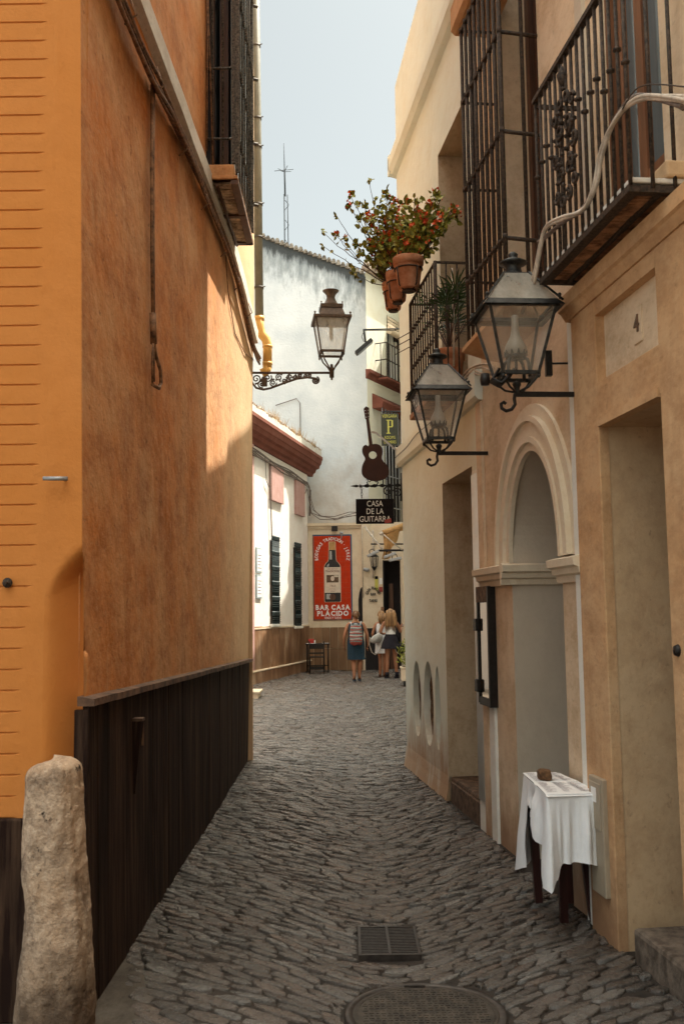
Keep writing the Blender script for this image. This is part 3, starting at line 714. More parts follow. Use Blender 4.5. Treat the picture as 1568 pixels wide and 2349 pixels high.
bd.build('string_course', M['cream'], ch)
cn = MB(R)
moulding(cn, [(-.02, 6.42), (.05, 6.44), (.085, 6.5), (.085, 6.62), (.05, 6.66), (-.02, 6.68)], -.085, 3.6)
cn.box(-.085, 0.0, -.9, .085, 6.44, 6.66)
cn.build('cornice', M['cream'], ch)
# white fluted strip beside the door
ws = MB(R)
for k in range(5): ws.tube([(3.115+k*.034, .006, .22), (3.115+k*.034, .006, 2.63)], .018, 8)
ws.box(3.095, 3.275, -.01, .012, -.05, 2.66); ws.build('white_pilaster', M['whitestrip'], ch)
ws = MB(R); ws.box(3.285, 3.43, -.01, .02, -.05, 3.14); ws.build('pilaster', M['peach'], ch)
# window above the balcony
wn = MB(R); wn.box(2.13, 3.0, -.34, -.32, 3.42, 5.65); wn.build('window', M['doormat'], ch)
# balcony
bo, bu0, bu1, bz0, bz1 = .26, 2.02, 3.09, 3.32, 4.31
fl = MB(R); fl.box(bu0-.02, bu1+.02, -.0, bo+.02, bz0-.05, bz0, bev=.008); BAL = fl.build('balcony', M['brick'], ch)
rl = MB(R)
for zz in (bz1, bz0+.06): rl.box(bu0, bu1, bo-.009, bo+.009, zz-.008, zz+.008); rl.box(bu1-.009, bu1+.009, 0, bo, zz-.008, zz+.008); rl.box(bu0-.009, bu0+.009, 0, bo, zz-.008, zz+.008)
rl.tube([(bu1, bo, bz0), (bu1, bo, bz1+.01)], .014, 6); rl.tube([(bu0, bo, bz0), (bu0, bo, bz1)], .012, 6)
for i in range(11):
    uu = bu0+(bu1-bu0)*(i+.5)/11; rl.tube([(uu, bo, bz0), (uu, bo, bz1)], .0075, 6)
    for zz in (3.55, 3.72, 3.9, 4.05): rl.tube([(uu, bo, zz-.010), (uu, bo, zz+.010)], .012, 6)
for i in range(2): rl.tube([(bu1, bo*(i+1)/3, bz0), (bu1, bo*(i+1)/3, bz1)], .007, 6)
for zz in (3.93, 4.0, 4.06): rl.tube([(bu0, bo, zz), (bu0-.18, bo+.11, zz-.03)], .004, 5)
rl.build('railing', M['iron'], BAL)
rp = MB(); a = Rp(1036, 615, .10); b_ = Rp(1040, 840, .10)
rp.tube([tuple(a), tuple((a+b_)/2+Vector((.004, 0, 0))), tuple(b_)], .009, 7); rp.tube([tuple((a+b_)/2+Vector((0, 0, .02))), tuple((a+b_)/2-Vector((0, 0, .015)))], .017, 7)
rp.build('rope', M['whitecable'], label='pale rope hanging beside the palm pot on the small balcony', cat='rope')

# ---- arch house
ah = thing('arch_house', tuple(R(4.6, 0, 0)), 'peach house on the right with a moulded round arch and a framed doorway numbered 4', 'house')
wall = MB(R)
arch = arch_pts(4.06, 5.06, -.06, 2.03, 2.58)
win2 = rect(4.03, 4.93, 3.46, 8.6); bdoor = rect(5.90, 6.56, 3.36, 8.6); d4 = rect(5.81, 6.52, -.06, 2.50)
wall.panel([(3.42, -.1), (15.5, -.1), (15.5, 9.6), (3.42, 9.6)], [arch, win2, bdoor, d4], .0)  # beyond the near doorway the wall is unseen, added to dim the lane
for h, d in [(win2, .30), (bdoor, .09)]:
    k = len(h); wall.add([(a, 0, c) for a, c in h]+[(a, -d, c) for a, c in h], [(i, (i+1) % k, (i+1) % k+k, i+k) for i in range(k)])
wall.build('wall', M['peach'], ah)
rv = MB(R); k = len(arch)
rv.add([(a, 0, c) for a, c in arch]+[(a, -.55, c) for a, c in arch], [(i, (i+1) % k, (i+1) % k+k, i+k) for i in range(k)])
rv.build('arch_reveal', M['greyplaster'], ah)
rv = MB(R); h = d4
rv.add([(a, 0, c) for a, c in h]+[(a, -.62, c) for a, c in h], [(i, (i+1) % 4, (i+1) % 4+4, i+4) for i in range(4)])
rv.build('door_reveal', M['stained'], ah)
b = MB(R); b.box(4.0, 5.1, -.57, -.55, -.05, 2.7); b.build('arch_door', M['darkwood'], ah)
b = MB(R); b.box(5.8, 6.55, -.64, -.62, -.05, 2.6); b.build('door', M['darkwood'], ah)
b = MB(R); p_ = Rp(1562, 1570, -.02); b.v = []
b.lathe([(.001, -.02), (.02, -.015), (.026, 0), (.02, .015), (.001, .02)], (6.58, .05, 1.43), 12, axis='y'); b.tube([(6.58, -.0, 1.43), (6.58, .05, 1.43)], .009, 8)
b.build('door_knob', M['black'], ah)
# archivolt: three rings of moulding
av = MB(R)
c0 = 4.56
def ring(a0, a1, b0, b1, o0, o1, zs=1.90, n=36):
    """half ring between inner (a0,b0) and outer (a1,b1) half axes"""
    pts = []
    for i in range(n+1):
        t_ = PI*i/n; ct, st_ = math.cos(t_), math.sin(t_)
        pts.append(((c0+a0*ct, zs+b0*st_), (c0+a1*ct, zs+b1*st_)))
    vs = []; fs = []
    for (i_, o_) in pts: vs += [(i_[0], o0, i_[1]), (i_[0], o1, i_[1]), (o_[0], o1, o_[1]), (o_[0], o0, o_[1])]
    for i in range(n):
        for k in range(3): fs.append((i*4+k, i*4+k+1, i*4+k+5, i*4+k+4))
    av.add(vs, fs, False)
ring(.50, .56, .68, .73, -.01, .020); ring(.56, .60, .73, .765, -.01, .045); ring(.60, .70, .765, .86, -.01, .030)
ring(.70, .735, .86, .895, -.01, .055); ring(.735, .81, .895, .965, -.01, .022)
av.build('archivolt', M['palepeach'], ah)
def mould_jamb(im, u0, z0, sgn):           # the impost returning into the reveal
    prof = [(.0, z0), (.02, z0), (.028, z0+.035), (.050, z0+.045), (.055, z0+.075), (.080, z0+.085), (.085, z0+.125), (.03, z0+.14), (.0, z0+.14)]; k = len(prof)
    im.add([(u0+sgn*o, .085, z) for o, z in prof]+[(u0+sgn*o, -.54, z) for o, z in prof], [(i, (i+1) % k, (i+1) % k+k, i+k) for i in range(k)]+[tuple(range(k))])
for (u0, u1, z0) in ((3.30, 4.09, 1.77), (5.03, 5.47, 1.75)):
    im = MB(R); moulding(im, [(-.02, z0), (.02, z0), (.028, z0+.035), (.050, z0+.045), (.055, z0+.075), (.080, z0+.085), (.085, z0+.125), (.03, z0+.14), (-.02, z0+.14)], u0, u1)
    if u0 < 4: mould_jamb(im, 4.06, 1.77, 1)
    im.build('impost', M['palepeach'], ah)
b = MB(R); b.box(3.46, 3.60, -.01, .022, -.05, 1.02, bev=.006); b.build('white_pilaster', M['whitestrip'], ah)
b = MB(R); b.box(5.34, 5.50, -.01, .028, -.05, 3.26, bev=.008); b.build('white_pilaster', M['whitestrip'], ah)
# door surround
sr = MB(R)
sr.box(5.47, 5.81, -.01, .05, -.05, 3.18, bev=.006); sr.box(6.52, 9.1, -.01, .05, -.05, 3.18, bev=.006)
sr.box(5.80, 6.53, .002, .0485, 2.506, 2.72, bev=.004); sr.box(5.81, 6.52, -.01, .0485, 3.06, 3.18)
moulding(sr, [(-.02, 3.14), (.06, 3.14), (.085, 3.18), (.10, 3.19), (.10, 3.26), (.06, 3.285), (-.02, 3.29)], 5.42, 9.1)
moulding(sr, [(.003, 2.495), (.060, 2.495), (.060, 2.535), (.003, 2.54)], 5.82, 6.51)
sr.build('door_surround', M['peach_deep'], ah)
b = MB(R); b.box(5.95, 9.0, -.55, .035, -.05, .155, bev=.02); M['darkstep'] = flat('worn_brown_stone', (.12, .085, .062), .85, 0, .5, 14, .006, c2=(.20, .155, .12)); b.build('doorstep', M['darkstep'], ah)
b = MB(R); b.box(6.175, 6.265, -.01, .008, 2.81, 2.98, bev=.003)
PLQ = b.build('number_plaque', M['peach'], ah)
t_ = MB(R); put_text(t_, '4', .115, (6.22, 2.895), .0085, bold=.001, ext=.003); t_.build('numeral', M['stepstone'], PLQ)
c0 = 4.56
# caged window
co_, cu0, cu1 = .235, 4.0, 4.93
cg = MB(R); zt = 5.66
ns = 9
for i in range(ns):
    uu = cu0+(cu1-cu0)*i/(ns-1); cg.tube([(uu, co_, 3.40), (uu, co_, zt)], .0125 if i < ns-1 else .015, 6)
for i in range(1): cg.tube([(cu1, co_*.42, 3.40), (cu1, co_*.42, 8)], .012, 6)
cg.tube([(cu1, co_, zt), (cu1, co_, 8)], .013, 6)
for i in range(3): cg.tube([(cu0, co_*i/3, 3.40), (cu0, co_*i/3, zt)], .009, 6)
for zz in (5.66, 5.13, 4.50, 3.84):
    cg.tube([(cu0-.02, co_, zz), (cu1+.01, co_, zz-.04)], .012, 6); cg.tube([(cu1, co_+.01, zz-.04), (cu1, -.02, zz-.06)], .0125, 6); cg.tube([(cu0, co_, zz), (cu0, 0, zz)], .010, 6)
    for i in range(ns): uu = cu0+(cu1-cu0)*i/(ns-1); cg.tube([(uu, co_, zz-.017-.04*i/ns), (uu, co_, zz+.017-.04*i/ns)], .0165, 6)
cg.build('window_cage', M['iron'], ah)
b = MB(R); moulding(b, [(-.02, 5.72), (.24, 5.72), (.27, 5.75), (.27, 5.92), (.22, 5.95), (-.02, 6.02)], 3.84, 5.2); b.build('window_hood', M['peach_deep'], ah)
b = MB(R); moulding(b, [(-.02, 3.30), (.10, 3.32), (.265, 3.37), (.265, 3.40), (-.02, 3.43)], 3.92, 5.0); b.build('window_sill', M['peach_deep'], ah)
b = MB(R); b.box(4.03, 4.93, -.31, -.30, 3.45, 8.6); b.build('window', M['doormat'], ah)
b = MB(R); b.box(4.035, 4.11, -.295, -.215, 3.46, 8.6); b.box(4.135, 4.16, -.295, -.25, 3.46, 8.6); b.build('window_frame', M['wood'], ah)
# balcony in front of the glazed door
bo, bu0, bu1, bz0, bz1 = .25, 5.61, 6.77, 3.30, 4.28
bm_ = MB(R)
bm_.box(bu0, bu1, bo-.04, bo+.01, bz0-.02, bz0+.012, bev=.003); bm_.box(bu0, bu0+.04, .0, bo-.04, bz0-.019, bz0+.01)
bm_.box(bu1-.04, bu1, .0, bo-.04, bz0-.019, bz0+.01); bm_.box(bu0+.04, bu1-.04, .105, .125, bz0-.018, bz0+.008); bm_.box(bu0+.02, bu1, .0, .03, bz0-.022, bz0+.008)
BAL = bm_.build('balcony', M['iron'], ah)
bt = MB(R)
for i in range(17):
    uu = bu0+.045+i*.064
    for (o0, o1) in ((.03, .104), (.126, .209)): bt.box(uu, uu+.058, o0, o1, bz0-.006+random.uniform(0, .006), bz0+.02)
bt.build('floor_tiles', M['brick'], BAL)
bs = MB(R); bs.box(bu0+.003, bu1-.003, .0, bo-.003, bz0+.021, bz0+.045, bev=.006); bs.build('screed', M['band'], BAL)
br = MB(R)
br.box(bu0-.012, bu1+.012, bo-.016, bo+.016, bz1-.012, bz1+.012); br.box(bu0-.008, bu0+.012, 0, bo, bz1-.04, bz1-.02); br.box(bu1-.012, bu1+.008, 0, bo, bz1-.04, bz1-.02)
nb = 15
for i in range(nb+1):
    uu = bu0+(bu1-bu0)*i/nb; br.tube([(uu, bo, bz0+.01), (uu, bo, bz1)], .0085, 6)
    br.lathe([(.008, -.012), (.019, -.004), (.019, .004), (.008, .012)], (uu, bo, 3.86+.05*((i*7) % 3)-.03*(i > 10)), 8)
for oo in (.06, .155): br.tube([(bu1, oo, bz0), (bu1, oo, bz1-.03)], .0085, 6); 
for oo in (.12,): br.tube([(bu0, oo, bz0), (bu0, oo, bz1-.03)], .008, 6)
# scrolled ornament in the middle of the railing
cu_, cz_ = 6.06, 3.80
for sx_ in (-1, 1):
    for (x, z, r0, r1, a0, a1) in ((.055, .10, .055, .012, -PI/2, 2.2*PI), (.055, -.10, .055, .012, PI/2, -2.2*PI), (.13, .0, .045, .010, PI, PI+2.4*PI), (.04, .24, .038, .01, -PI/2, 2.0*PI), (.04, -.24, .038, .01, PI/2, -2.0*PI), (.12, .19, .035, .01, 0, 2.2*PI), (.12, -.19, .035, .01, 0, -2.2*PI)):
        br.tube([(cu_+sx_*(x+p_[0]), bo+.012, cz_+z+p_[1]) for p_ in spiral(0, 0, r0, r1, a0, a1, 20)], .0085, 6)
for k in range(22): br.lathe([(.003, -.012), (.014, 0), (.003, .012)], (cu_+random.uniform(-.15, .15), bo+.016, cz_+random.uniform(-.27, .30)), 6)
br.lathe([(.002, .30), (.02, .34), (.028, .37), (.012, .40), (.002, .43)], (cu_, bo+.012, cz_), 8)
br.build('railing', M['iron'], BAL)
b = MB(R); b.box(5.901, 5.965, -.088, -.03, 3.4, 8.5); b.box(6.02, 6.06, -.088, -.045, 3.4, 8.5); b.box(6.22, 6.30, -.088, -.04, 3.4, 8.5); b.box(6.50, 6.559, -.088, -.03, 3.4, 8.5); b.box(5.965, 6.50, -.088, -.042, 3.362, 3.60)
M['redwood'] = flat('reddish_door_wood', (.17, .065, .028), .45, 0, .3, 18, .001, st=(1, 1, .1)); b.build('balcony_door_frame', M['redwood'], ah)
b = MB(R); b.box(5.96, 6.50, -.085, -.075, 3.5, 8.5); M['skypane'] = flat('sky_reflection_pane', (.16, .19, .20), .12, .3, .35, 3, 0, .7, st=(3, 3, .1)); b.build('balcony_door_pane', M['skypane'], ah)  # grey-blue streaks are sky reflections put into the pane's colour
b = MB(R); b.box(5.62, 5.72, .0, .022, 3.36, 8.6); b.build('window_trim', M['greyplaster'], ah)
b = MB(R); b.box(5.86, 6.78, -.02, .10, 3.345, 3.42, bev=.012); b.build('balcony_step', M['stained'], ah)
# body of both houses behind their fronts, with unseen set-back storeys added for shade
bk = MB(R); bk.box(-.02, 15.5, -6, -.66, -.1, 7.4); bk.box(-.03, 1.05, -6, -.50, 7.4, 8.7); bk.box(1.05, 15.5, -6, -.50, 7.4, 13.6)
bk.build('body_and_shade_storeys', M['peach'], ah)
# two unseen houses, added and shaped only for the shade they throw
bh0 = thing('shade_house_near', (2, -6, 0), 'unseen cream house added behind the camera to dim the near street', 'house')
b = MB(); b.box(-2.0, 9, -12, -4.0, 0, 11); b.build('wall', M['cream'], bh0)
nb_ = thing('shade_house_bend', (1.6, 12, 0), 'unseen cream house added round the bend to cast shade on the lane', 'house')
b = MB(); pl_ = [(1.17, 10.8), (1.17, 14.2), (1.95, 22.0), (2.60, 31.0), (8, 31.0), (8, 10.8)]
ht = [8.9, 9.7, 11.2, 12.6, 12.6, 8.9]
b.add([(x, y, 0) for x, y in pl_]+[(x, y, h) for (x, y), h in zip(pl_, ht)], [(0, 1, 2, 3, 4, 5)[::-1], (6, 7, 10, 11), (7, 8, 9, 10)]+[(i, (i+1) % 6, (i+1) % 6+6, i+6) for i in range(6)])
b.build('wall', M['cream'], nb_)

# ---- display case
g = thing('menu_case', tuple(R(3.42, .0, 1.35)), 'narrow wall display case with dark frame and glass between the doorway and the arch', 'display case')
b = MB(R); b.box(3.31, 3.62, .0, .030, .95, 1.76); b.build('back', M['wood'], g)
b = MB(R); b.box(3.30, 3.33, .028, .055, .94, 1.66); b.box(3.605, 3.635, .0, .058, .93, 1.77); b.box(3.33, 3.606, .028, .054, .93, .985); b.build('frame', M['black'], g)
b = MB(R); b.box(3.295, 3.606, .025, .056, 1.66, 1.775, bev=.004); b.build('top_board', M['stepstone'], g)
b = MB(R); b.box(3.33, 3.606, .038, .044, .985, 1.66)
M['mirror'] = flat('display_glass', (.24, .18, .13), .05, .95, .1, 3, 0); b.build('pane', M['mirror'], g)
for zz in (1.50, 1.06): b = MB(R); b.box(3.255, 3.335, .042, .072, zz-.045, zz+.045, bev=.006); b.build('latch', M['black'], g)
# ---- meter box
g = thing('meter_box', tuple(R(5.55, .05, .5)), 'ivory painted utility meter box on the wall beside the little table', 'meter box')
b = MB(R); b.box(5.56, 5.74, .045, .075, .22, .78, bev=.006); b.build('body', M['boxpaint'], g)
b = MB(R); b.box(5.572, 5.715, .074, .080, .53, .755, bev=.003); b.build('door', M['boxpaint'], g)
b = MB(R); b.box(5.605, 5.67, .0795, .081, .66, .73); b.build('label_panel', M['white'], g)
b = MB(R)
for k in range(6): b.box(5.59+.01*(k % 2), 5.625, .0795, .0812, .58+k*.011, .585+k*.011)
b.build('printed_mark', M['ink'], g)

# ================================================================== STREET LANTERNS
def wall_lantern(u, z, label):
    """glazed square lantern standing on a scrolled bracket, built round its own axis"""
    ax = .355; base = R(u, ax, z); g = thing('wall_lantern', tuple(base), label, 'lantern', 'glazed square wall lanterns on iron brackets')
    rot = math.radians(2)
    uu = Vector((ru.x, ru.y, 0)); nn = Vector((rn.x, rn.y, 0))
    S_ = .94
    def T(a, b_, c): return base + ((uu*math.cos(rot)+nn*math.sin(rot))*a + (nn*math.cos(rot)-uu*math.sin(rot))*b_ + Vector((0, 0, c)))*S_
    hb, ht_, zb_, zt_ = .100, .188, .10, .475            # half widths and heights of the glass body
    fr = MB(T)
    for sx_ in (-1, 1):
        for sy_ in (-1, 1):
            fr.tube([(sx_*hb, sy_*hb, zb_), (sx_*ht_, sy_*ht_, zt_)], .0105, 4)
            fr.lathe([(.004, -.022), (.010, -.012), (.010, -.004), (.005, .0)], (sx_*hb, sy_*hb, zb_-.008), 6)
            fr.tube([(sx_*.215, sy_*.215, zt_+.002), (sx_*.070, sy_*.070, zt_+.205)], .0065, 4)
            fr.lathe([(.004, 0), (.004, .012), (.010, .020), (.010, .030), (.003, .036)], (sx_*.20, sy_*.20, zt_+.010), 6)
    for (h_, zz, w_) in ((hb, zb_, .010), (ht_+.004, zt_-.014, .012)):
        for s_ in (-1, 1):
            fr.box(-h_, h_, s_*h_-w_, s_*h_+w_, zz-w_, zz+w_); fr.box(s_*h_-w_, s_*h_+w_, -h_+w_, h_-w_, zz-w_, zz+w_)
    fr.build('frame', M['lampmetal'], g)
    ev = MB(T); E = .224
    for s_ in (-1, 1):
        ev.add([(s_*E, -E, zt_-.022), (s_*E, E, zt_-.022), (s_*.188, .188, zt_+.020), (s_*.188, -.188, zt_+.020), (s_*.175, -.175, zt_-.006), (s_*.175, .175, zt_-.006)], [(0, 1, 2, 3), (0, 4, 5, 1), (3, 2, 5, 4)])
        ev.add([(-E, s_*E, zt_-.022), (E, s_*E, zt_-.022), (.188, s_*.188, zt_+.020), (-.188, s_*.188, zt_+.020), (-.175, s_*.175, zt_-.006), (.175, s_*.175, zt_-.006)], [(0, 1, 2, 3), (0, 4, 5, 1), (3, 2, 5, 4)])
    ev.build('eave', M['lampmetal'], g)
    gl = MB(T); s1, s2 = .070, .195
    for (a0, a1, z0, z1) in ((hb, ht_, zb_, zt_-.01), (s2, s1, zt_+.014, zt_+.200)):
        for k in range(4):
            c_, d_ = math.cos(k*PI/2), math.sin(k*PI/2)
            q = lambda x, y: (x*c_-y*d_, x*d_+y*c_)
            vs = [(*q(a0, -a0), z0), (*q(a0, a0), z0), (*q(a1, a1), z1), (*q(a1, -a1), z1)]
            gl.add(vs, [(0, 1, 2, 3)])
        gl.build('pane' if a0 == hb else 'roof_pane', M['glass' if a0 == hb else 'dustglass'], g, recalc=False); gl = MB(T)
    cp = MB(lambda a, b_, c: T(a*.88, b_*.88, zt_+(c-zt_)*.80+.012))
    cp.lathe([(.115, .228), (.112, .240), (.09, .245)], (0, 0, zt_), 4, sq=True, rot=PI/4)
    cp.lathe([(.078, .242), (.066, .252), (.056, .262), (.050, .30), (.060, .318), (.088, .325), (.090, .338), (.066, .352), (.036, .362), (.030, .380), (.034, .395), (.020, .410), (.004, .418)], (0, 0, zt_), 16)
    cp.build('cap', M['lampmetal'], g)
    ck = MB(lambda a, b_, c: T(a, b_, c*.86-.0))
    ck.lathe([(.038, .235), (.052, .262), (.062, .288), (.060, .312), (.045, .345), (.028, .385), (.021, .43), (.019, .52), (.017, .522)], (0, 0, 0), 20)
    ck.build('glass_chimney', M['frost'], g)
    bn = MB(lambda a, b_, c: T(a, b_, c*.86))
    bn.lathe([(.02, .225), (.058, .232), (.060, .250), (.045, .262)], (0, 0, 0), 12)
    for k in range(10):
        a = 2*PI*k/10; bn.tube([(.055*math.cos(a), .055*math.sin(a), .25), (.062*math.cos(a), .062*math.sin(a), .285)], [.012, .003], 4)
    for k in range(4):
        a = PI/4+k*PI/2; c_, d_ = math.cos(a), math.sin(a)
        bn.tube([(.085*c_, .085*d_, zb_), (.082*c_, .082*d_, .18), (.072*c_, .072*d_, .215), (.045*c_, .045*d_, .235)], .009, 6)
    bn.tube([(0, 0, .13), (0, 0, .23)], .008, 6); bn.build('burner', M['lampmetal'], g)
    bs_ = MB(lambda a, b_, c: T(a, b_, c*.84))
    for k in range(4):
        a = PI/4+k*PI/2; c_, d_ = math.cos(a), math.sin(a)
        bs_.tube([(hb*1.35*c_, hb*1.35*d_, zb_), (.115*c_, .115*d_, .075), (.075*c_, .075*d_, .035), (.02*c_, .02*d_, .015)], .0065, 6)
    bs_.lathe([(.003, .088), (.022, .075), (.025, .062), (.018, .045), (.014, .02), (.020, .0)], (0, 0, 0), 12)
    bs_.build('basket', M['lampmetal'], g)
    bk_ = MB(T)
    bk_.box(-.011, .011, -ax/S_-.012, .018, -.016, .012, bev=.002)
    bk_.tube([(0, .012, -.002)]+[(0, .012+p_[0], p_[1]) for p_ in [(0.004, -.03), (.0, -.06), (.020, -.088), (.052, -.098), (.078, -.082), (.080, -.058), (.064, -.047), (.052, -.058)]], .0095, 7)
    bk_.build('bracket', M['black'], g)
    return g
g2 = wall_lantern(5.47, 2.735, 'nearer glazed wall lantern, below the large balcony, with cables at its foot')
x_ = MB(); c_ = ORG[g2.name]
for k in range(5):
    x_.tube([tuple(c_+Vector(p_)) for p_ in ((-.10, -.06+k*.02, .12), (-.14, -.10+k*.02, .06), (-.10, -.12+k*.02, .03), (-.04, -.08+k*.02, .09), (-.02, -.05, .12))], .009, 6)
x_.lathe([(.022, -.03), (.026, 0), (.022, .03)], tuple(c_+Vector((-.175, -.06, .065))), 10)
x_.build('cable_coil', M['black'], g2)
q_ = atY(1257, 834, 5.33); x_ = MB(); x_.box(q_.x-.018, q_.x+.018, q_.y-.02, q_.y+.02, q_.z-.07, q_.z+.07, bev=.004); x_.tube([(q_.x, q_.y, q_.z), (R(5.47, 0, q_.z).x, q_.y, q_.z)], .006, 5); x_.build('control_box', M['black'], g2)
g1 = wall_lantern(3.52, 2.735, 'farther glazed wall lantern, in front of the small balcony with the palm')

# ---- left-hand lantern on ornate arm
base = Vector((-.098, 11.15, 4.325))
g = thing('street_lantern', tuple(base), 'bronze street lantern on a scrolled iron arm at the far corner of the orange house', 'lantern')
def T3(a, b_, c): return base+Vector((a, b_, c))
ag = math.radians(6)
def T4(a, b_, c): return base+Vector((a*math.cos(ag)-b_*math.sin(ag), a*math.sin(ag)+b_*math.cos(ag), c))
fr = MB(T4)
for sx_ in (-1, 1):
    for sy_ in (-1, 1):
        fr.tube([(sx_*.130, sy_*.130, .225), (sx_*.185, sy_*.185, .60)], .012, 4)
        fr.lathe([(.004, -.035), (.012, -.02), (.008, 0)], (sx_*.128, sy_*.128, .212), 6)
        fr.lathe([(.006, 0), (.006, .018), (.014, .028), (.006, .042)], (sx_*.2, sy_*.2, .62), 6)
        fr.lathe([(.005, 0), (.005, .012), (.011, .020), (.004, .030)], (sx_*.12, sy_*.12, .775), 6)
        fr.tube([(sx_*.115, sy_*.115, .22), (sx_*.09, sy_*.09, .14), (sx_*.04, sy_*.04, .07), (sx_*.02, sy_*.02, .03)], .009, 6)
for s_ in (-1, 1):
    fr.box(-.135, .135, s_*.13-.012, s_*.13+.012, .213, .237); fr.box(s_*.13-.012, s_*.13+.012, -.118, .118, .213, .237)
fr.build('frame', M['bronze'], g)
rf = MB(T4)
rf.lathe([(.30, .592), (.305, .60), (.305, .625), (.27, .632)], (0, 0, 0), 4, sq=True, rot=PI/4)
rf.lathe([(.215, .632), (.165, .735)], (0, 0, 0), 4, sq=True, rot=PI/4); rf.lathe([(.180, .735), (.183, .775), (.11, .785)], (0, 0, 0), 4, sq=True, rot=PI/4)
rf.lathe([(.105, .785), (.085, .80), (.058, .85), (.048, .88), (.055, .915), (.092, .955), (.096, .962), (.06, .965)], (0, 0, 0), 18)
rf.build('roof', M['bronze'], g)
gl = MB(T4)
for k in range(4):
    c_, d_ = math.cos(k*PI/2), math.sin(k*PI/2); q = lambda x, y: (x*c_-y*d_, x*d_+y*c_)
    gl.add([(*q(.130, -.130), .235), (*q(.130, .130), .235), (*q(.183, .183), .595), (*q(.183, -.183), .595)], [(0, 1, 2, 3)])
gl.build('pane', M['clearglass'], g, recalc=False)
b = MB(T4); b.lathe([(.012, .38), (.020, .40), (.022, .46), (.018, .52), (.024, .53), (.028, .59)], (0, 0, 0), 12); b.build('lamp_bulb', M['frost'], g)
ar = MB(T3)
ar.tube([(.02, 0, 0), (-.93, 0, .012)], .014, 8); ar.lathe([(.006, -.085), (.014, -.075), (.010, -.06), (.026, -.055), (.028, .03), (.036, .035), (.036, .055), (.02, .06), (.014, .10)], (0, 0, 0), 12)
ar.tube([(-.93, 0, -.03), (-.91, 0, -.10), (-.86, 0, -.165), (-.78, 0, -.185), (-.70, 0, -.17), (-.55, 0, -.115), (-.40, 0, -.065), (-.28, 0, -.05), (-.20, 0, -.06), (-.155, 0, -.09)], .013, 7)
ar.tube([(x, 0, z) for x, z in spiral(-.185, -.085, .045, .008, 1.2, 1.2-3.6*PI, 24)], .010, 6)
rs_ = random.Random(5)
for (cx, cz, r_) in ((-.86, -.06, .055), (-.80, -.12, .045), (-.73, -.05, .048), (-.67, -.11, .042), (-.60, -.045, .042), (-.54, -.085, .030), (-.48, -.04, .034), (-.42, -.045, .026), (-.36, -.03, .024), (-.30, -.028, .020), (-.25, -.03, .02)):
    d_ = rs_.choice((-1, 1)); a0 = rs_.uniform(0, 6)
    ar.tube([(x, 0, z) for x, z in spiral(cx, cz, r_, .006, a0, a0+d_*3.2*PI, 22)], .0085, 5)
    for k in range(3):
        a = rs_.uniform(0, 6.3); ar.lathe([(.002, -.014), (.013, 0), (.002, .014)], (cx+r_*1.05*math.cos(a), 0, cz+r_*1.05*math.sin(a)), 6)
ar.box(-.80, -.735, -.008, .008, -.15, -.045, bev=.003); ar.box(-.945, -.925, -.02, .02, -.30, .05); ar.tube([(-.93, 0, -.3), (-.925, 0, -.38), (-.93, 0, -.42)], .012, 6)
ar.build('bracket_arm', M['bronze'], g)

# ================================================================== WHITE CABLES ON THE BALCONY
def pcab(pts, o, r, name, mat, label, n=6, wob=.006, sep=.018):
    P3 = [Rp(x, y, oo) for (x, y), oo in zip(pts, o if isinstance(o, (list, tuple)) else [o]*len(pts))]
    mb = MB()
    # Catmull-Rom
    def cr(i, t):
        p0, p1, p2, p3 = P3[max(i-1, 0)], P3[i], P3[i+1], P3[min(i+2, len(P3)-1)]
        return .5*((2*p1)+(p2-p0)*t+(2*p0-5*p1+4*p2-p3)*t*t+(3*p1-p0-3*p2+p3)*t**3)
    for k in range(n):
        off = Vector((random.uniform(-1, 1)*sep*.4, random.uniform(-1, 1)*sep, random.uniform(-1, 1)*sep)); ph = k*1.7
        out = []
        for i in range(len(P3)-1):
            for j in range(6):
                t = j/6; out.append(tuple(cr(i, t)+off+Vector((0, 0, wob*math.sin(ph+(i+t)*2.1)))))
        out.append(tuple(P3[-1]+off)); mb.tube(out, r*(.8+.5*random.random()), 7)
    return mb.build(name, mat, label=label, cat='cable bundle')
pcab([(1195, 720), (1222, 640), (1238, 560), (1252, 520), (1290, 500), (1335, 480), (1362, 425), (1374, 360), (1400, 290), (1440, 240), (1490, 222), (1580, 228)], .285, .0085, 'cable_bundle', M['whitecable'], 'dirty white cables sweeping up across the front of the large balcony railing', 3)
pcab([(1236, 560), (1290, 512), (1345, 470), (1372, 400), (1385, 330), (1420, 262), (1470, 222), (1568, 245)], .275, .007, 'black_cable', M['greycable'], 'thin dark cables running beside the white ones on the large balcony', 2)
pcab([(1425, 250), (1460, 205), (1510, 190), (1590, 200)], .30, .0035, 'thin_wire', M['iron'], 'single thin black wire arching at the right end of the large balcony', 1)
pcab([(1064, 865), (1085, 845), (1110, 838), (1135, 850), (1120, 862), (1090, 852)], .05, .006, 'cable_knot', M['whitecable'], 'tangle of pale cables on the wall between the two wall lanterns', 4)
pcab([(905, 1052), (930, 1030), (955, 995), (990, 965), (1010, 930), (1040, 885), (1066, 860)], .072, .0032, 'wall_wire', M['iron'], 'thin black wire creeping along the ledge of the cream house', 1, .008)

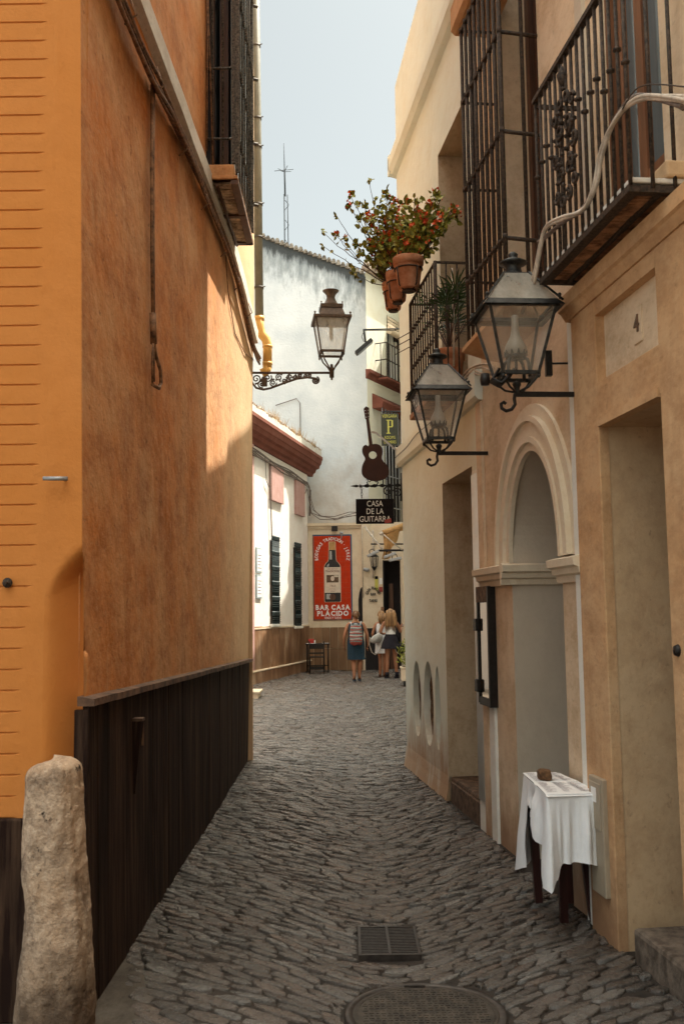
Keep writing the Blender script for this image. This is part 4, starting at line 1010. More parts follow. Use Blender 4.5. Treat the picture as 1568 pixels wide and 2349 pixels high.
# ================================================================== PLANTS
def leaf(mb, p, d, up_, ln, wd):
    d = d.normalized(); s_ = d.cross(up_); s_ = s_.normalized() if s_.length > 1e-4 else d.orthogonal().normalized(); n_ = s_.cross(d)
    b = len(mb.v)
    mb.v += [p, p+d*ln*.35+s_*wd+n_*wd*.25, p+d*ln*.75+s_*wd*.7+n_*wd*.1, p+d*ln-n_*wd*.4, p+d*ln*.75-s_*wd*.7+n_*wd*.1, p+d*ln*.35-s_*wd+n_*wd*.25, p+d*ln*.5-n_*wd*.1]
    mb.f += [(b, b+1, b+6), (b+1, b+2, b+6), (b+2, b+3, b+6), (b+3, b+4, b+6), (b+4, b+5, b+6), (b+5, b, b+6)]; mb.sm += [False]*6
def pot(mb, c, r, h, T=W):
    mb.lathe([(r*.66, 0), (r*.70, .01), (r*.90, h*.74), (r*.92, h*.76), (r*1.0, h*.77), (r*1.03, h*.98), (r*1.0, h), (r*.90, h*.99), (r*.86, h*.88)], c, 28)
def rv(): return Vector((random.uniform(-1, 1), random.uniform(-1, 1), random.uniform(-1, 1)))
def flower_plant(c, r, h, tips, nl, label, name='flowering_pot_plant', fl=1.0):
    g = thing(name, c, label, 'potted plant', 'terracotta pots of red begonias hanging from the small balcony')
    b = MB(); pot(b, c, r, h); b.build('pot', M['terracotta'], g)
    b = MB(); b.lathe([(r*.85, h*.86), (r*.85, h*.90)], c, 20); b.build('soil', M['soil'], g)
    b = MB()
    b.lathe([(r*.93, h*.62), (r*.96, h*.62), (r*.96, h*.65), (r*.93, h*.65)], c, 24)
    for k in range(4):
        a = k*PI/2+.6; b.tube([(c[0]+r*.95*math.cos(a), c[1]+r*.95*math.sin(a), c[2]+h*.64), (c[0]+r*.8*math.cos(a), c[1]+r*.8*math.sin(a), c[2]+h*.1), (c[0]+r*.4*math.cos(a), c[1]+r*.4*math.sin(a), c[2]-.015)], .006, 5)
    b.lathe([(r*.42, -.02), (r*.46, -.02), (r*.46, -.008), (r*.42, -.008)], c, 16)
    wallp = R((Vector((c[0], c[1]))-RO).dot(ru), .26, c[2]+h*.64); b.tube([(c[0]+r*.9, c[1], c[2]+h*.64), tuple(wallp)], .006, 5)
    b.build('pot_ring', M['iron'], g)
    st = MB(); lf = MB(); fw_ = MB(); top = Vector(c)+Vector((0, 0, h*.9))
    for (tp, dens) in tips:
        tp = Vector(tp); s0 = top+Vector((random.uniform(-1, 1)*r*.5, random.uniform(-1, 1)*r*.5, 0))
        mid = (s0+tp)/2+rv()*.05-Vector((0, 0, .04)); n = 12; pts = []
        for i in range(n+1):
            t = i/n; q = s0*(1-t)**2+mid*2*t*(1-t)+tp*t*t; q = q+rv()*.008*(1 if 0 < i < n else 0); pts.append(q)
        st.tube([tuple(q) for q in pts], [.0055*(1-.6*i/n) for i in range(n+1)], 5)
        for i in range(4, n+1):
            if random.random() > dens*.75 + (.35 if i > n-3 else 0): continue
            for _ in range(random.randint(1, 2)):
                d = rv()+Vector((0, 0, -.15)); e = pts[i]+d.normalized()*random.uniform(.01, .05)
                st.tube([tuple(pts[i]), tuple(e)], .002, 4, cap=False)
                leaf(lf, e, d, rv(), random.uniform(.038, .07), random.uniform(.016, .026))
        for _ in range(5): leaf(lf, tp, rv(), rv(), random.uniform(.035, .06), random.uniform(.015, .024))
        if random.random() < .75*fl:
            for _ in range(random.randint(3, 6)):
                q = tp+rv()*.022+Vector((0, 0, .012)); leaf(fw_, q, rv(), rv(), .032, .018)
    for _ in range(nl):
        tp, dens = random.choice(tips); tp = Vector(tp); t = random.uniform(.15, .8)
        if dens < .5: continue
        t = random.uniform(.25, 1.0); q = top*(1-t)+tp*t+rv()*.06; leaf(lf, q, rv()+Vector((0, 0, .1)), rv(), random.uniform(.04, .078), random.uniform(.018, .030))
        if random.random() < .11*fl:
            for _ in range(5): leaf(fw_, q+rv()*.018+Vector((0, -.02, .02)), rv(), rv(), .032, .018)
    st.build('stem', M['stem'], g); lf.build('foliage', M['leaf'], g, recalc=False); fw_.build('blossom', M['petal'], g, recalc=False)
    return g
def tips(lst, Y, dens=.9, jit=.12):
    return [(tuple(atY(x, y, Y+random.uniform(-jit, jit))), dens) for x, y in lst]
p1 = atY(937, 664, 8.12); p2 = atY(912, 690, 8.45); p3 = atY(902, 708, 8.75)
bush = tips([(905, 500), (930, 470), (955, 480), (985, 470), (1000, 440), (1010, 455), (1040, 480), (1045, 490), (1000, 510), (975, 520), (960, 500), (990, 550), (940, 530), (915, 540), (1020, 500), (950, 455), (975, 490), (1008, 530), (925, 510), (945, 560)], 8.1)
flower_plant((p1.x, 8.12, p1.z), .128, .27, bush, 560, 'largest and nearest terracotta pot of red flowers hanging outside the small balcony')
b2 = tips([(870, 470), (880, 500), (895, 480), (850, 500), (865, 530), (890, 530), (905, 520), (878, 555), (900, 560), (860, 560), (885, 450), (905, 465)], 8.45)+tips([(846, 412), (885, 445), (803, 446), (830, 500)], 8.5, .30)
flower_plant((p2.x, 8.47, p2.z), .10, .26, b2, 330, 'middle terracotta pot with tall stems, partly hidden behind the largest one')
b3 = tips([(738, 530), (742, 565), (772, 495), (800, 470), (770, 540), (790, 545), (812, 632), (835, 560), (850, 590)], 8.75, .28, .2)+tips([(840, 530), (850, 570), (870, 590), (825, 500), (835, 470), (860, 500), (845, 550), (815, 560)], 8.7, .7)
flower_plant((p3.x, 8.78, p3.z), .098, .245, b3, 150, 'farthest and lowest terracotta pot with long straggling bare stems', fl=.5)
# palm on the balcony
a = onR(1031, 868, .10); c = R(a[0], .10, 3.34)
g = thing('potted_palm', tuple(c), 'dark spiky palm in a large terracotta pot standing on the small balcony', 'potted plant')
b = MB(); pot(b, tuple(c), .125, .34); b.build('pot', M['terracotta'], g)
lf = MB(); s0 = c+Vector((0, 0, .34)); st = MB()
for k in range(26):
    a = random.uniform(0, 2*PI); el = random.uniform(.5, 1.35); ln = random.uniform(.22, .52)
    d = Vector((math.cos(a)*math.cos(el)*.45, math.sin(a)*math.cos(el)*.9, math.sin(el))).normalized(); tip = s0+d*ln
    st.tube([tuple(s0), tuple(tip)], .004, 4)
    side = d.cross(Vector((0, 0, 1))).normalized(); up2 = side.cross(d)
    for j in range(11):
        f_ = (j-5)/5*1.25; dd = (d*math.cos(f_)+side*math.sin(f_)+up2*random.uniform(-.15, .15)).normalized()
        L1 = random.uniform(.20, .30)*(1-.25*abs(f_)); e = tip+dd*L1-Vector((0, 0, .04)); s_ = dd.cross(up2).normalized()*.008
        bb = len(lf.v); lf.v += [tip, tip+dd*L1*.5+s_, e, tip+dd*L1*.5-s_]; lf.f.append((bb, bb+1, bb+2, bb+3)); lf.sm.append(False)
st.build('stem', M['stem'], g); lf.build('foliage', M['palm'], g, recalc=False)

# ================================================================== LITTLE TABLE WITH MENUS
ZT = .69
g = thing('side_table', (1.13, 5.4, 0), 'small dark wooden table with splayed square legs under a white cloth', 'table')
cs = [(1.005, 5.03), (1.262, 5.05), (1.19, 5.66), (1.0, 5.62)]      # tabletop corners: near-left, near-right, far-right, far-left
b = MB(); b.add([(x, y, ZT-.03) for x, y in cs]+[(x, y, ZT) for x, y in cs], [(0, 3, 2, 1), (4, 5, 6, 7), (0, 1, 5, 4), (1, 2, 6, 5), (2, 3, 7, 6), (3, 0, 4, 7)]); b.build('tabletop', M['darkwood'], g)
for (tx, ty), (fx, fy) in (((1.03, 5.28), (1.108, 5.28)), ((1.20, 5.30), (1.262, 5.29)), ((1.19, 5.62), (1.215, 5.62)), ((1.02, 5.62), (1.045, 5.62))):
    b = MB(); s1, s2 = .024, .020
    if (tx, ty) == (1.03, 5.28): tx, ty = 1.095, 5.2
    b.add([(tx-s1, ty-s1, ZT-.031), (tx+s1, ty-s1, ZT-.031), (tx+s1, ty+s1, ZT-.031), (tx-s1, ty+s1, ZT-.031), (fx-s2, fy-s2, .012), (fx+s2, fy-s2, .012), (fx+s2, fy+s2, .012), (fx-s2, fy+s2, .012)],
          [(0, 3, 2, 1), (4, 5, 6, 7), (0, 1, 5, 4), (1, 2, 6, 5), (2, 3, 7, 6), (3, 0, 4, 7)]); b.build('leg', M['darkwood'], g)
# cloth: top sheet plus a hanging skirt whose hem and folds vary round the table
cl = MB(); e_ = .012
per = []
C = [Vector((x, y)) for x, y in ((cs[0][0]-e_, cs[0][1]-e_), (cs[1][0]+e_*.3, cs[1][1]-e_), (cs[2][0]+e_*.3, cs[2][1]+e_), (cs[3][0]-e_, cs[3][1]+e_))]
cen = sum(C, Vector((0, 0)))/4
# drop along the perimeter: near edge hangs ~.36, near-left corner is a pointed fall, left side is short with a far-left flap
def drop(t):       # t: 0..1 near edge (left->right), 1..2 right, 2..3 far, 3..4 left (far->near)
    keys = [(0, .45), (.08, .40), (.20, .33), (.6, .325), (1, .35), (1.5, .33), (2, .30), (2.7, .40), (3.0, .52), (3.14, .48), (3.30, .13), (3.58, .16), (3.80, .27), (4.0, .45)]
    for (a, va), (b_, vb) in zip(keys, keys[1:]):
        if a <= t <= b_: return va+(vb-va)*smooth((t-a)/(b_-a))
NP, NH = 160, 22
def fcl(u, v):
    t = 4*u; i = int(t) % 4; f_ = t-int(t); p = C[i].lerp(C[(i+1) % 4], f_)
    ed = (C[(i+1) % 4]-C[i]).normalized(); nrm = Vector((ed.y, -ed.x))
    cor = (1-min(1, min(f_, 1-f_)*7)); 
    dirn = nrm*(1-cor*.5)+((p-cen).normalized())*cor*.5
    h = drop(t % 4)*v
    fold = (.017*math.sin(t*10.5+.6)+.011*math.sin(t*19+1.3)+.006*math.sin(t*37+2*v)+.003*math.sin(t*71))*smooth(v*1.5)
    out = .004+.020*v+fold*(1-.3*cor)+.045*cor*v+(.006*noise.noise(Vector((t*3, v*3, 1)))*v)
    q = p+dirn*out
    if q.x > xr_wall(q.y)-.055: q.x = xr_wall(q.y)-.055
    rnd = .006*(1-v)**6
    return Vector((q.x, q.y, ZT+.006-h+.002*math.sin(t*30)*v))
cl.grid(fcl, NP, NH, True, True)
b = len(cl.v)
cl.v += [Vector((C[i].x, C[i].y, ZT+.0065)) for i in range(4)]; cl.f.append((b, b+1, b+2, b+3)); cl.sm.append(False)
cl.build('tablecloth', M['cloth'], label='white cloth draped unevenly over the little table', cat='tablecloth', org=Vector((1.13, 5.4, ZT)), recalc=True)
# menu sheets
ms = MB(); Z = ZT+.0085
def quadT(P4, z):     # bilinear frame on four plan corners
    P4 = [Vector(p) for p in P4]
    return lambda a, b_, c: Vector((*(P4[0].lerp(P4[1], a).lerp(P4[3].lerp(P4[2], a), b_)), z+c))
T1 = quadT([(.985, 5.0), (1.262, 5.03), (1.235, 5.38), (.99, 5.36)], Z); T2 = quadT([(.985, 5.30), (1.235, 5.34), (1.175, 5.68), (.985, 5.65)], Z+.003)
for T, nm, lb in ((T2, 'menu_sheet', 'printed menu sheet on the far half of the little table, under the rock'), (T1, 'menu_sheet', 'printed menu sheet on the near half of the little table, overhanging its edge')):
    g = thing('menu_sheet', tuple(T(.5, .5, 0)), lb, 'menu')
    s_ = MB(); s_.grid(lambda u, v, T=T: T(u, v, .003*math.sin(u*5)*v-.010*smooth((.12-v)/.12)), 10, 10)
    s_.build('sheet', M['paper'], g, recalc=False)
    for col in range(3):
        pr = MB()
        for ln_ in range(15):
            v0 = .16+ln_*.052; x0 = .06+col*.31; wv = random.uniform(.10, .26)
            pr.add([(x0, v0, .004), (x0+wv, v0, .004), (x0+wv, v0+.020, .004), (x0, v0+.020, .004)], [(0, 1, 2, 3)], False, T)
        pr.build('printed_lines', M['ink'], g, recalc=False)
rk = MB(); rc = Vector((1.06, 5.42, ZT+.038))
bm = bmesh.new(); bmesh.ops.create_icosphere(bm, subdivisions=3, radius=1)
vs = []
for v in bm.verts:
    k = 1+.22*noise.noise(v.co*1.6)+.08*noise.noise(v.co*5); p = v.co*k
    p = Vector((max(-.8, min(.8, p.x)), max(-.75, min(.8, p.y)), max(-.7, min(.75, p.z)))); vs.append((rc.x+p.x*.042, rc.y+p.y*.075, rc.z+p.z*.036))
bm.verts.ensure_lookup_table(); rk.add(vs, [[v.index for v in f.verts] for f in bm.faces]); bm.free()
rk.build('rock', M['rock'], label='brown rock used as a paperweight on the menus', cat='rock', org=rc)

# ================================================================== WHITE AND PINK HOUSE
ph_ = thing('pink_house', tuple(PK(0, 0, 0)), 'low white and pink house with brown-red eave, dark lattice windows and brown marble dado', 'house')
b = MB(PK)
hw = [rect(1.47, 2.15, 1.34, 3.40), rect(3.72, 4.36, 1.26, 3.38)]
b.panel([(-3, -.1), (5.35, -.1), (5.35, 6.0), (-3, 6.0)], hw, .12, 0)
b.add([(5.35, 0, -.1), (5.35, -3, -.1), (5.35, -3, 6.0), (5.35, 0, 6.0)], [(0, 1, 2, 3)])
b.add([(-3, 0, -.1), (-3, -3, -.1), (-3, -3, 6.0), (-3, 0, 6.0)], [(0, 1, 2, 3)])
b.add([(-3, -3, -.1), (5.35, -3, -.1), (5.35, -3, 6.0), (-3, -3, 6.0)], [(0, 1, 2, 3)])
b.build('wall', M['pinkwhite'], ph_)
for (a0, a1, z0, z1) in ((1.42, 2.55, 4.38, 5.27), (3.86, 4.80, 4.26, 5.20)):
    b = MB(PK); b.box(a0, a1, -.01, .07, z0, z1, bev=.006); b.build('blind_window', M['pinkpaint'], ph_)
b = MB(PK); b.box(-.32, -.02, -.01, .05, -.1, 5.9); b.build('pilaster', M['pinkpaint'], ph_)
for (a0, a1, z0, z1) in ((1.47, 2.15, 1.34, 3.40), (3.72, 4.36, 1.26, 3.38)):
    w_ = MB(PK); w_.box(a0, a1, -.12, -.10, z0, z1); wo = w_.build('window', M['wood'], ph_)
    b = MB(PK); n = 9
    for i in range(n):
        a = a0+(a1-a0)*(i+.5)/n; b.tube([(a, .05, z0), (a, .05, z1+.02)], .013, 6)
    for i in range(6):
        zz = z0+.10+(z1-z0-.2)*i/5
        for dz in (-.05, .0, .05): b.box(a0-.02, a1+.02, .03, .07, zz+dz, zz+dz+.014)
        for k in range(n): b.lathe([(.018, -.06), (.03, -.03), (.018, 0), (.03, .03), (.018, .06)], (a0+(a1-a0)*(k+.5)/n, .05, zz+.15), 6)
    M.setdefault('lattice', flat('blue_black_lattice', (.012, .022, .024), .5, .1, .4, 20, 0, c2=(.05, .08, .085)))
    b.build('window_lattice', M['lattice'], ph_)
    b = MB(PK); b.box(a0-.08, a1+.06, -.01, .09, z0-.07, z0, bev=.01); b.build('window_sill', M['whitestrip'], ph_)
b = MB(PK)
v = -2.9
while v < 5.3:
    wd = random.uniform(.55, .85); v1 = min(v+wd, 5.34)
    if not (v1 > 5.3 and v1-v < .15): b.box(v+.006, v1-.006, -.01, .03+random.uniform(0, .004), .30, 1.30-.012*v)
    v = v1
b.build('dado', M['marble'], ph_)
b = MB(PK); b.box(-2.9, 5.36, -.01, .075, -.05, .27, bev=.01); b.build('plinth', M['marble'], ph_)
b = MB(PK); b.box(-2.9, 5.36, -.01, .09, .27, .305, bev=.008); b.box(-2.9, 5.36, -.01, .045, 1.24, 1.275); b.build('plinth_cap', M['beige'], ph_)
# eave: stacked brown-red mouldings, broken cream coping and roof tiles
ev = MB(PK)
moulding(ev, [(-.05, 5.52), (.06, 5.52), (.08, 5.60), (.14, 5.64), (.17, 5.72), (.25, 5.75), (.28, 5.84), (.31, 5.86), (.34, 5.98), (.36, 6.0), (.36, 6.08), (-.05, 6.10)], -3.0, 5.80)
ev.build('eave', M['redcorn'], ph_)
cp = MB(PK)
for i in range(44):
    v0 = -3+i*.2; 
    if v0 > 5.7: break
    cp.box(v0, v0+.199, -.05, .34+.03*noise.noise(Vector((v0, 1, 1))), 6.082, 6.24+.06*noise.noise(Vector((v0*2, 4, 1))))
cp.build('coping', M['band'], ph_)
rt = MB(PK)
for i in range(58):
    v0 = -3+.155*i
    if v0 > 5.75: break
    j = random.uniform(-.015, .015)
    rt.tube([(v0+.05, .30+j, 6.27), (v0+.05, .10, 6.33), (v0+.05, -.35, 6.52), (v0+.05, -1.2, 6.9)], .055, 8)
rt.add([(-3, .26, 6.22), (5.8, .26, 6.22), (5.8, -3, 7.6), (-3, -3, 7.6)], [(0, 1, 2, 3)])
rt.build('roof', M['tile'], ph_)
gr = MB()
for _ in range(420):
    v0 = random.uniform(-.5, 5.7); 
    if noise.noise(Vector((v0*1.6, 3, 3))) < -.05: continue
    p = PK(v0, .30+random.uniform(-.08, .06), 6.24); d = Vector((random.uniform(-.6, .6), random.uniform(-.6, .6), 1)).normalized()*random.uniform(.08, .30)
    gr.tube([tuple(p), tuple(p+d)], [.006, .001], 3, cap=False)
M['straw'] = flat('dry_straw', (.40, .25, .10), .9, 0, .3, 10, 0)
gr.build('dry_weeds', M['straw'], kind='stuff', label='dry weeds growing along the roof edge of the pink house', cat='weeds')
# cables under the eave, down the corner and along the blank wall
cb = MB(PK)
for k in range(5):
    z0 = 5.40-.035*k; ph = random.random()*6
    cb.tube([(v, .05+.02*k*.3, z0+.025*math.sin(v*2+ph)-.02*v) for v in [(-.5+.3*i) for i in range(20)]]+[(5.30, .08, 5.15), (5.34+.02*k, .07, 4.75), (5.33+.02*k, .06, 4.35)], .016, 5)
cb.tube([(4.0, .04, 5.35), (4.3, .03, 5.0), (4.8, .03, 4.85), (5.2, .04, 5.1)], .011, 5)
cb.tube([(1.36, .05, 5.35), (1.34, .05, 4.6), (1.40, .05, 4.1), (1.45, .05, 3.45)], .016, 5); cb.tube([(.9, .05, 5.4), (1.0, .05, 4.8), (1.30, .05, 4.65)], .010, 5)
cb.build('cable_bundle', M['greycable'], label='dark cables slung under the eave of the pink house', cat='cable bundle')
cb = MB()
for k in range(4):
    p_ = [(-.97+.03*k, 28.1, 5.1), (-.95+.028*k, 28.1, 4.75+.02*k), (-.86+.02*k, 28.1, 4.42+.03*k), (-.62, 28.1, 4.27+.03*k), (-.2, 28.1, 4.20+.035*k), (.2, 28.1, 4.30+.035*k), (.55, 28.1, 4.35+.03*k), (.75, 27.8, 4.42+.03*k)]
    cb.tube([(x_+.02*math.sin(i_*2+k), y_, z_+.035*math.sin(i_*1.7+k*2)) for i_, (x_, y_, z_) in enumerate(p_)], .011, 5)
cb.build('cable_run', M['greycable'], label='dark cables curving from the pink house corner along the foot of the big grey wall', cat='cable bundle')
for (z0, z1, lb) in ((2.55, 3.14, 'upper framed notice'), (1.95, 2.5, 'lower framed notice')):
    g = thing('notice_board', tuple(PK(.42, 0, z0)), lb+' at the near end of the pink house wall', 'notice')
    b = MB(PK); b.box(.22, .66, -.01, .035, z0, z1, bev=.004); b.build('frame', M['bluegrey'], g)
    b = MB(PK); b.box(.26, .62, .03, .038, z0+.04, z1-.04); SHT = b.build('sheet', M['paper'], g)
    b = MB(PK)
    for k in range(5): b.box(.30, .58-.05*(k % 2), .037, .040, z0+.10+k*.075, z0+.125+k*.075)
    b.build('printed_lines', M['ink'], SHT)

# ================================================================== BIG BLANK WALL HOUSE
bh = thing('grey_house', (0, 29, 0), 'tall blank whitewashed gable wall streaked with grey damp below its sloping tiled coping', 'house')
b = MB(); zl = lambda x: 12.02-.385*x
b.add([(-5.2, 29, 0), (.80, 29, 0), (.80, 29, zl(.80)), (-5.2, 29, zl(-5.2)), (-5.2, 37, 0), (.80, 37, 0), (.80, 37, zl(.8)), (-5.2, 37, zl(-5.2))],
      [(0, 1, 2, 3), (4, 7, 6, 5), (0, 3, 7, 4), (1, 5, 6, 2), (3, 2, 6, 7)])
b.build('wall', M['blank'], bh)
b = MB(); x = -5.2
while x < .8:
    b.tube([(x, 28.94, zl(x)+.035+random.uniform(-.03, .02)), (x, 29.5, zl(x)+.07)], .055, 7); b.box(x-.07, x+.07, 28.95, 29.4, zl(x)-.05, zl(x)+.02); x += .14
M['oldtile'] = flat('lichened_tile', (.22, .18, .14), .95, 0, .6, 8, .004, c2=(.5, .44, .36))
b.build('coping', M['oldtile'], bh)
b = MB(); q1, q2, q3 = atY(660, 925, 28.96), atY(672, 918, 28.96), atY(688, 968, 28.96)
b.tube([tuple(atY(632, 930, 28.96)), tuple(atY(680, 914, 28.96)), tuple(atY(688, 925, 28.96)), tuple(atY(689, 1000, 28.96))], .012, 5)
b.build('wire', M['greycable'], label='thin wire stapled in a bent line on the big grey wall', cat='wire')
g = thing('antenna_mast', (-1.74, 32, 12.4), 'thin lattice radio antenna mast rising above the grey gable wall', 'antenna')
b = MB(); t0 = atY(655, 560, 32); 
for k in range(3):
    a = k*2*PI/3; b.tube([(-1.74+.09*math.cos(a), 32+.09*math.sin(a), 12.2), (-1.76+.07*math.cos(a), 32+.07*math.sin(a), 15.5)], .016, 5)
for i in range(14):
    z = 12.4+i*.23; a = (i % 3)*2*PI/3; a2 = ((i+1) % 3)*2*PI/3
    b.tube([(-1.74+.09*math.cos(a), 32+.09*math.sin(a), z), (-1.74+.09*math.cos(a2), 32+.09*math.sin(a2), z+.2)], .010, 4)
b.build('lattice_mast', M['antenna'], g)
b = MB(); b.tube([(-1.765, 32, 15.45), (-1.78, 32, 16.4)], .028, 6); b.tube([(-1.78, 32, 16.35), (-1.80, 32, 17.3)], [.016, .008], 5)
b.tube([(-2.12, 32, 16.33), (-1.48, 32, 16.38)], .010, 5)
for k in range(4): a = .5+k*PI/2; b.tube([(-1.78, 32, 16.30), (-1.78+.24*math.cos(a), 32+.24*math.sin(a), 16.36+.06*(k % 2))], .010, 5)
b.build('aerial', M['antenna'], g)

# ================================================================== BAR WITH TILED POSTER
br_ = thing('bar_house', (0, 28.2, 0), 'low beige bar wall with tiled poster, brown slab dado and dark open doorway', 'bar')
b = MB(); 
b.panel([(-1.3, -.1), (.545, -.1), (.545, 4.12), (-1.3, 4.12)], [], .0, T=SW)
b.panel([(.545, -.1), (1.12, -.1), (1.12, 4.12), (.545, 4.12)], [], .0, o=.25, T=SW)
b.add([(.545, 28.2, -.1), (.545, 27.95, -.1), (.545, 27.95, 4.12), (.545, 28.2, 4.12)], [(0, 1, 2, 3)])
b.box(1.12, 3.6, 27.95, 28.4, 3.05, 4.12)
b.box(1.62, 1.74, 27.95, 28.3, -.1, 3.05); b.box(2.3, 3.6, 27.95, 28.3, -.1, 3.05)
b.add([(-1.3, 28.2, 4.12), (3.6, 28.2, 4.12), (3.6, 29, 4.12), (-1.3, 29, 4.12)], [(0, 1, 2, 3)])
b.build('wall', M['beige'], br_)
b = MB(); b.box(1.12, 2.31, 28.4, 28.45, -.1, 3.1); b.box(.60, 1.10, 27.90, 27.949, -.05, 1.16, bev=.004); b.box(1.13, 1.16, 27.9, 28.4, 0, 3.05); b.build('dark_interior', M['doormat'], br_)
b = MB(); b.box(1.30, 1.42, 28.3, 28.36, 0, 2.4); b.box(1.76, 1.86, 28.2, 28.3, 0, 2.9); b.build('door_leaf', M['wood'], br_)
b = MB(); b.box(1.05, 1.135, 27.86, 27.95, -.05, 1.75, bev=.02); b.build('door_pillar', M['marble'], br_)
b = MB(SW); moulding(b, [(-.02, 3.98), (.04, 3.98), (.05, 4.04), (.09, 4.06), (.09, 4.13), (-.02, 4.14)], -1.3, .60); b.build('cornice', M['beige'], br_)
b = MB(); x = -1.3
while x < .52:
    x1 = min(x+.23, .54); b.box(x+.005, x1-.005, 28.165+random.uniform(0, .004), 28.21, .0, .60); b.box(x+.005, x1-.005, 28.165+random.uniform(0, .004), 28.21, .61, 1.19); x = x1
b.build('dado', M['brownslab'], br_)
b = MB(); b.prism([(.43, 1.22), (.545, 1.22), (.545, 2.32), (.50, 2.28), (.46, 2.15), (.43, 1.95)], .0, .012, T=SW); b.build('niche_edge', M['doormat'], br_)
# poster
g = thing('tile_poster', (-.29, 28.19, 1.38), 'large red tiled poster of a sherry bottle reading BAR CASA PLÁCIDO', 'poster')
PX0, PX1, PZ0, PZ1 = -.845, .265, 1.385, 3.81
M['postred'] = flat('red_glazed_tile', (.50, .040, .010), .7, 0, .12, 6, 0, .12)
M['bottleglass'] = flat('painted_black_glass', (.010, .010, .013), .35, 0, .3, 10, 0)
M['labelpaper'] = flat('printed_cream_label', (.68, .55, .44), .6, 0, .12, 12, 0)
b = MB(SW); tw = (PX1-PX0-.08)/7; th = (PZ1-PZ0-.08)/16
for i in range(7):
    for j in range(16): b.box(PX0+.04+i*tw+.0015, PX0+.04+(i+1)*tw-.0015, .005, .016+random.uniform(0, .0008), PZ0+.04+j*th+.0015, PZ0+.04+(j+1)*th-.0015)
b.build('tile', M['postred'], g)
b = MB(SW); b.box(PX0+.01, PX1-.01, .0, .012, PZ0+.01, PZ1-.01); b.build('backing', M['brick'], g)
b1 = MB(SW); b2 = MB(SW); k = 0
def cell(x0, x1, z0, z1):
    global k
    (b1 if k % 2 else b2).box(x0, x1, .008, .018, z0, z1); k += 1
n = 16
for i in range(n):
    x0 = PX0+(PX1-PX0)*i/n; x1 = PX0+(PX1-PX0)*(i+1)/n; cell(x0, x1, PZ0, PZ0+.04); cell(x0, x1, PZ1-.04, PZ1)
n = 34
for i in range(n):
    z0 = PZ0+.04+(PZ1-PZ0-.08)*i/n; z1 = PZ0+.04+(PZ1-PZ0-.08)*(i+1)/n; cell(PX0, PX0+.04, z0, z1); cell(PX1-.04, PX1, z0, z1)
M['tileblue'] = flat('blue_tile', (.035, .085, .16), .35, 0, .2, 10, 0); M['tilebrown'] = flat('brown_tile', (.20, .07, .05), .35, 0, .2, 10, 0)
b1.build('blue_border', M['tileblue'], g); b2.build('brown_border', M['tilebrown'], g)
cx = -.29
def sym(pts): return [(cx+x, z) for x, z in pts]+[(cx-x, z) for x, z in pts[::-1]]
out = [(.205, 1.905), (.225, 1.93), (.225, 2.86), (.215, 2.93), (.17, 3.00), (.115, 3.05), (.10, 3.12), (.085, 3.50), (.088, 3.56), (.083, 3.60)]
b = MB(SW); b.prism(sym([(x+.012, z+(.008 if z > 3.5 else 0)-(.008 if z < 1.95 else 0)) for x, z in out]), .014, .019); b.build('bottle_outline', M['beige'], g)
b = MB(SW); b.prism(sym(out), .015, .022); BOT = b.build('bottle', M['bottleglass'], g)
b = MB(SW); b.prism(sym([(.090, 3.37), (.083, 3.50), (.087, 3.56), (.083, 3.60)]), .016, .025); b.build('bottle_cap', M['fabric'], BOT)
b = MB(SW); b.box(cx-.222, cx+.222, .016, .024, 2.16, 2.88); b.build('bottle_label', M['labelpaper'], BOT)
b = MB(SW); b.box(cx-.17, cx+.17, .02, .0255, 2.45, 2.66); b.build('label_picture', M['stepstone'], BOT)
b = MB(SW); b.prism(ellipse(cx, 2.56, .055, .07, 14), .02, .027); b.box(cx+.04, cx+.16, .02, .0265, 2.60, 2.65); b.build('label_figure', M['labelpaper'], BOT)
b = MB(SW); b.prism(ellipse(cx, 2.04, .09, .085, 20), .018, .026); b.build('seal', M['wood'], BOT)
b = MB(SW)
for z_ in (2.93, 3.2): pass
b.prism([(cx-.17, 2.90), (cx-.10, 2.90), (cx-.085, 2.99), (cx-.13, 2.965)], .02, .025); b.prism([(cx-.075, 3.10), (cx-.01, 3.10), (cx-.02, 3.34), (cx-.065, 3.34)], .02, .025); b.box(cx-.18, cx-.06, .02, .0245, 1.98, 2.13)
b.build('glass_highlight', M['greymetal'], BOT)
b = MB(SW)
put_text(b, 'TRADICION', .075, (cx, 2.765), .024, sxy=1.0, bold=.001); put_text(b, 'Solo Cortado', .052, (cx, 2.835), .024); put_text(b, '1963', .075, (cx, 2.35), .024, kern=1.1)
put_text(b, 'vinos y tapas', .030, (cx, 2.27), .024); put_text(b, 'ESPAÑA', .032, (cx, 2.20), .024); b.build('label_print', M['tilebrown'], BOT)
b = MB(SW)
def serif_text(mb, s, size, c, o, width, thick=.006):
    """letters with slab serifs: the font's strokes thickened, small feet added at stems"""
    vs, fs = textmesh(s, size, None, bold=thick, ext=.0015); xs = [p[0] for p in vs]; k = width/(max(xs)-min(xs))
    mb.add([(c[0]+x*k, o+y, c[1]+z) for x, y, z in vs], fs)
    zs = [p[2] for p in vs]; 
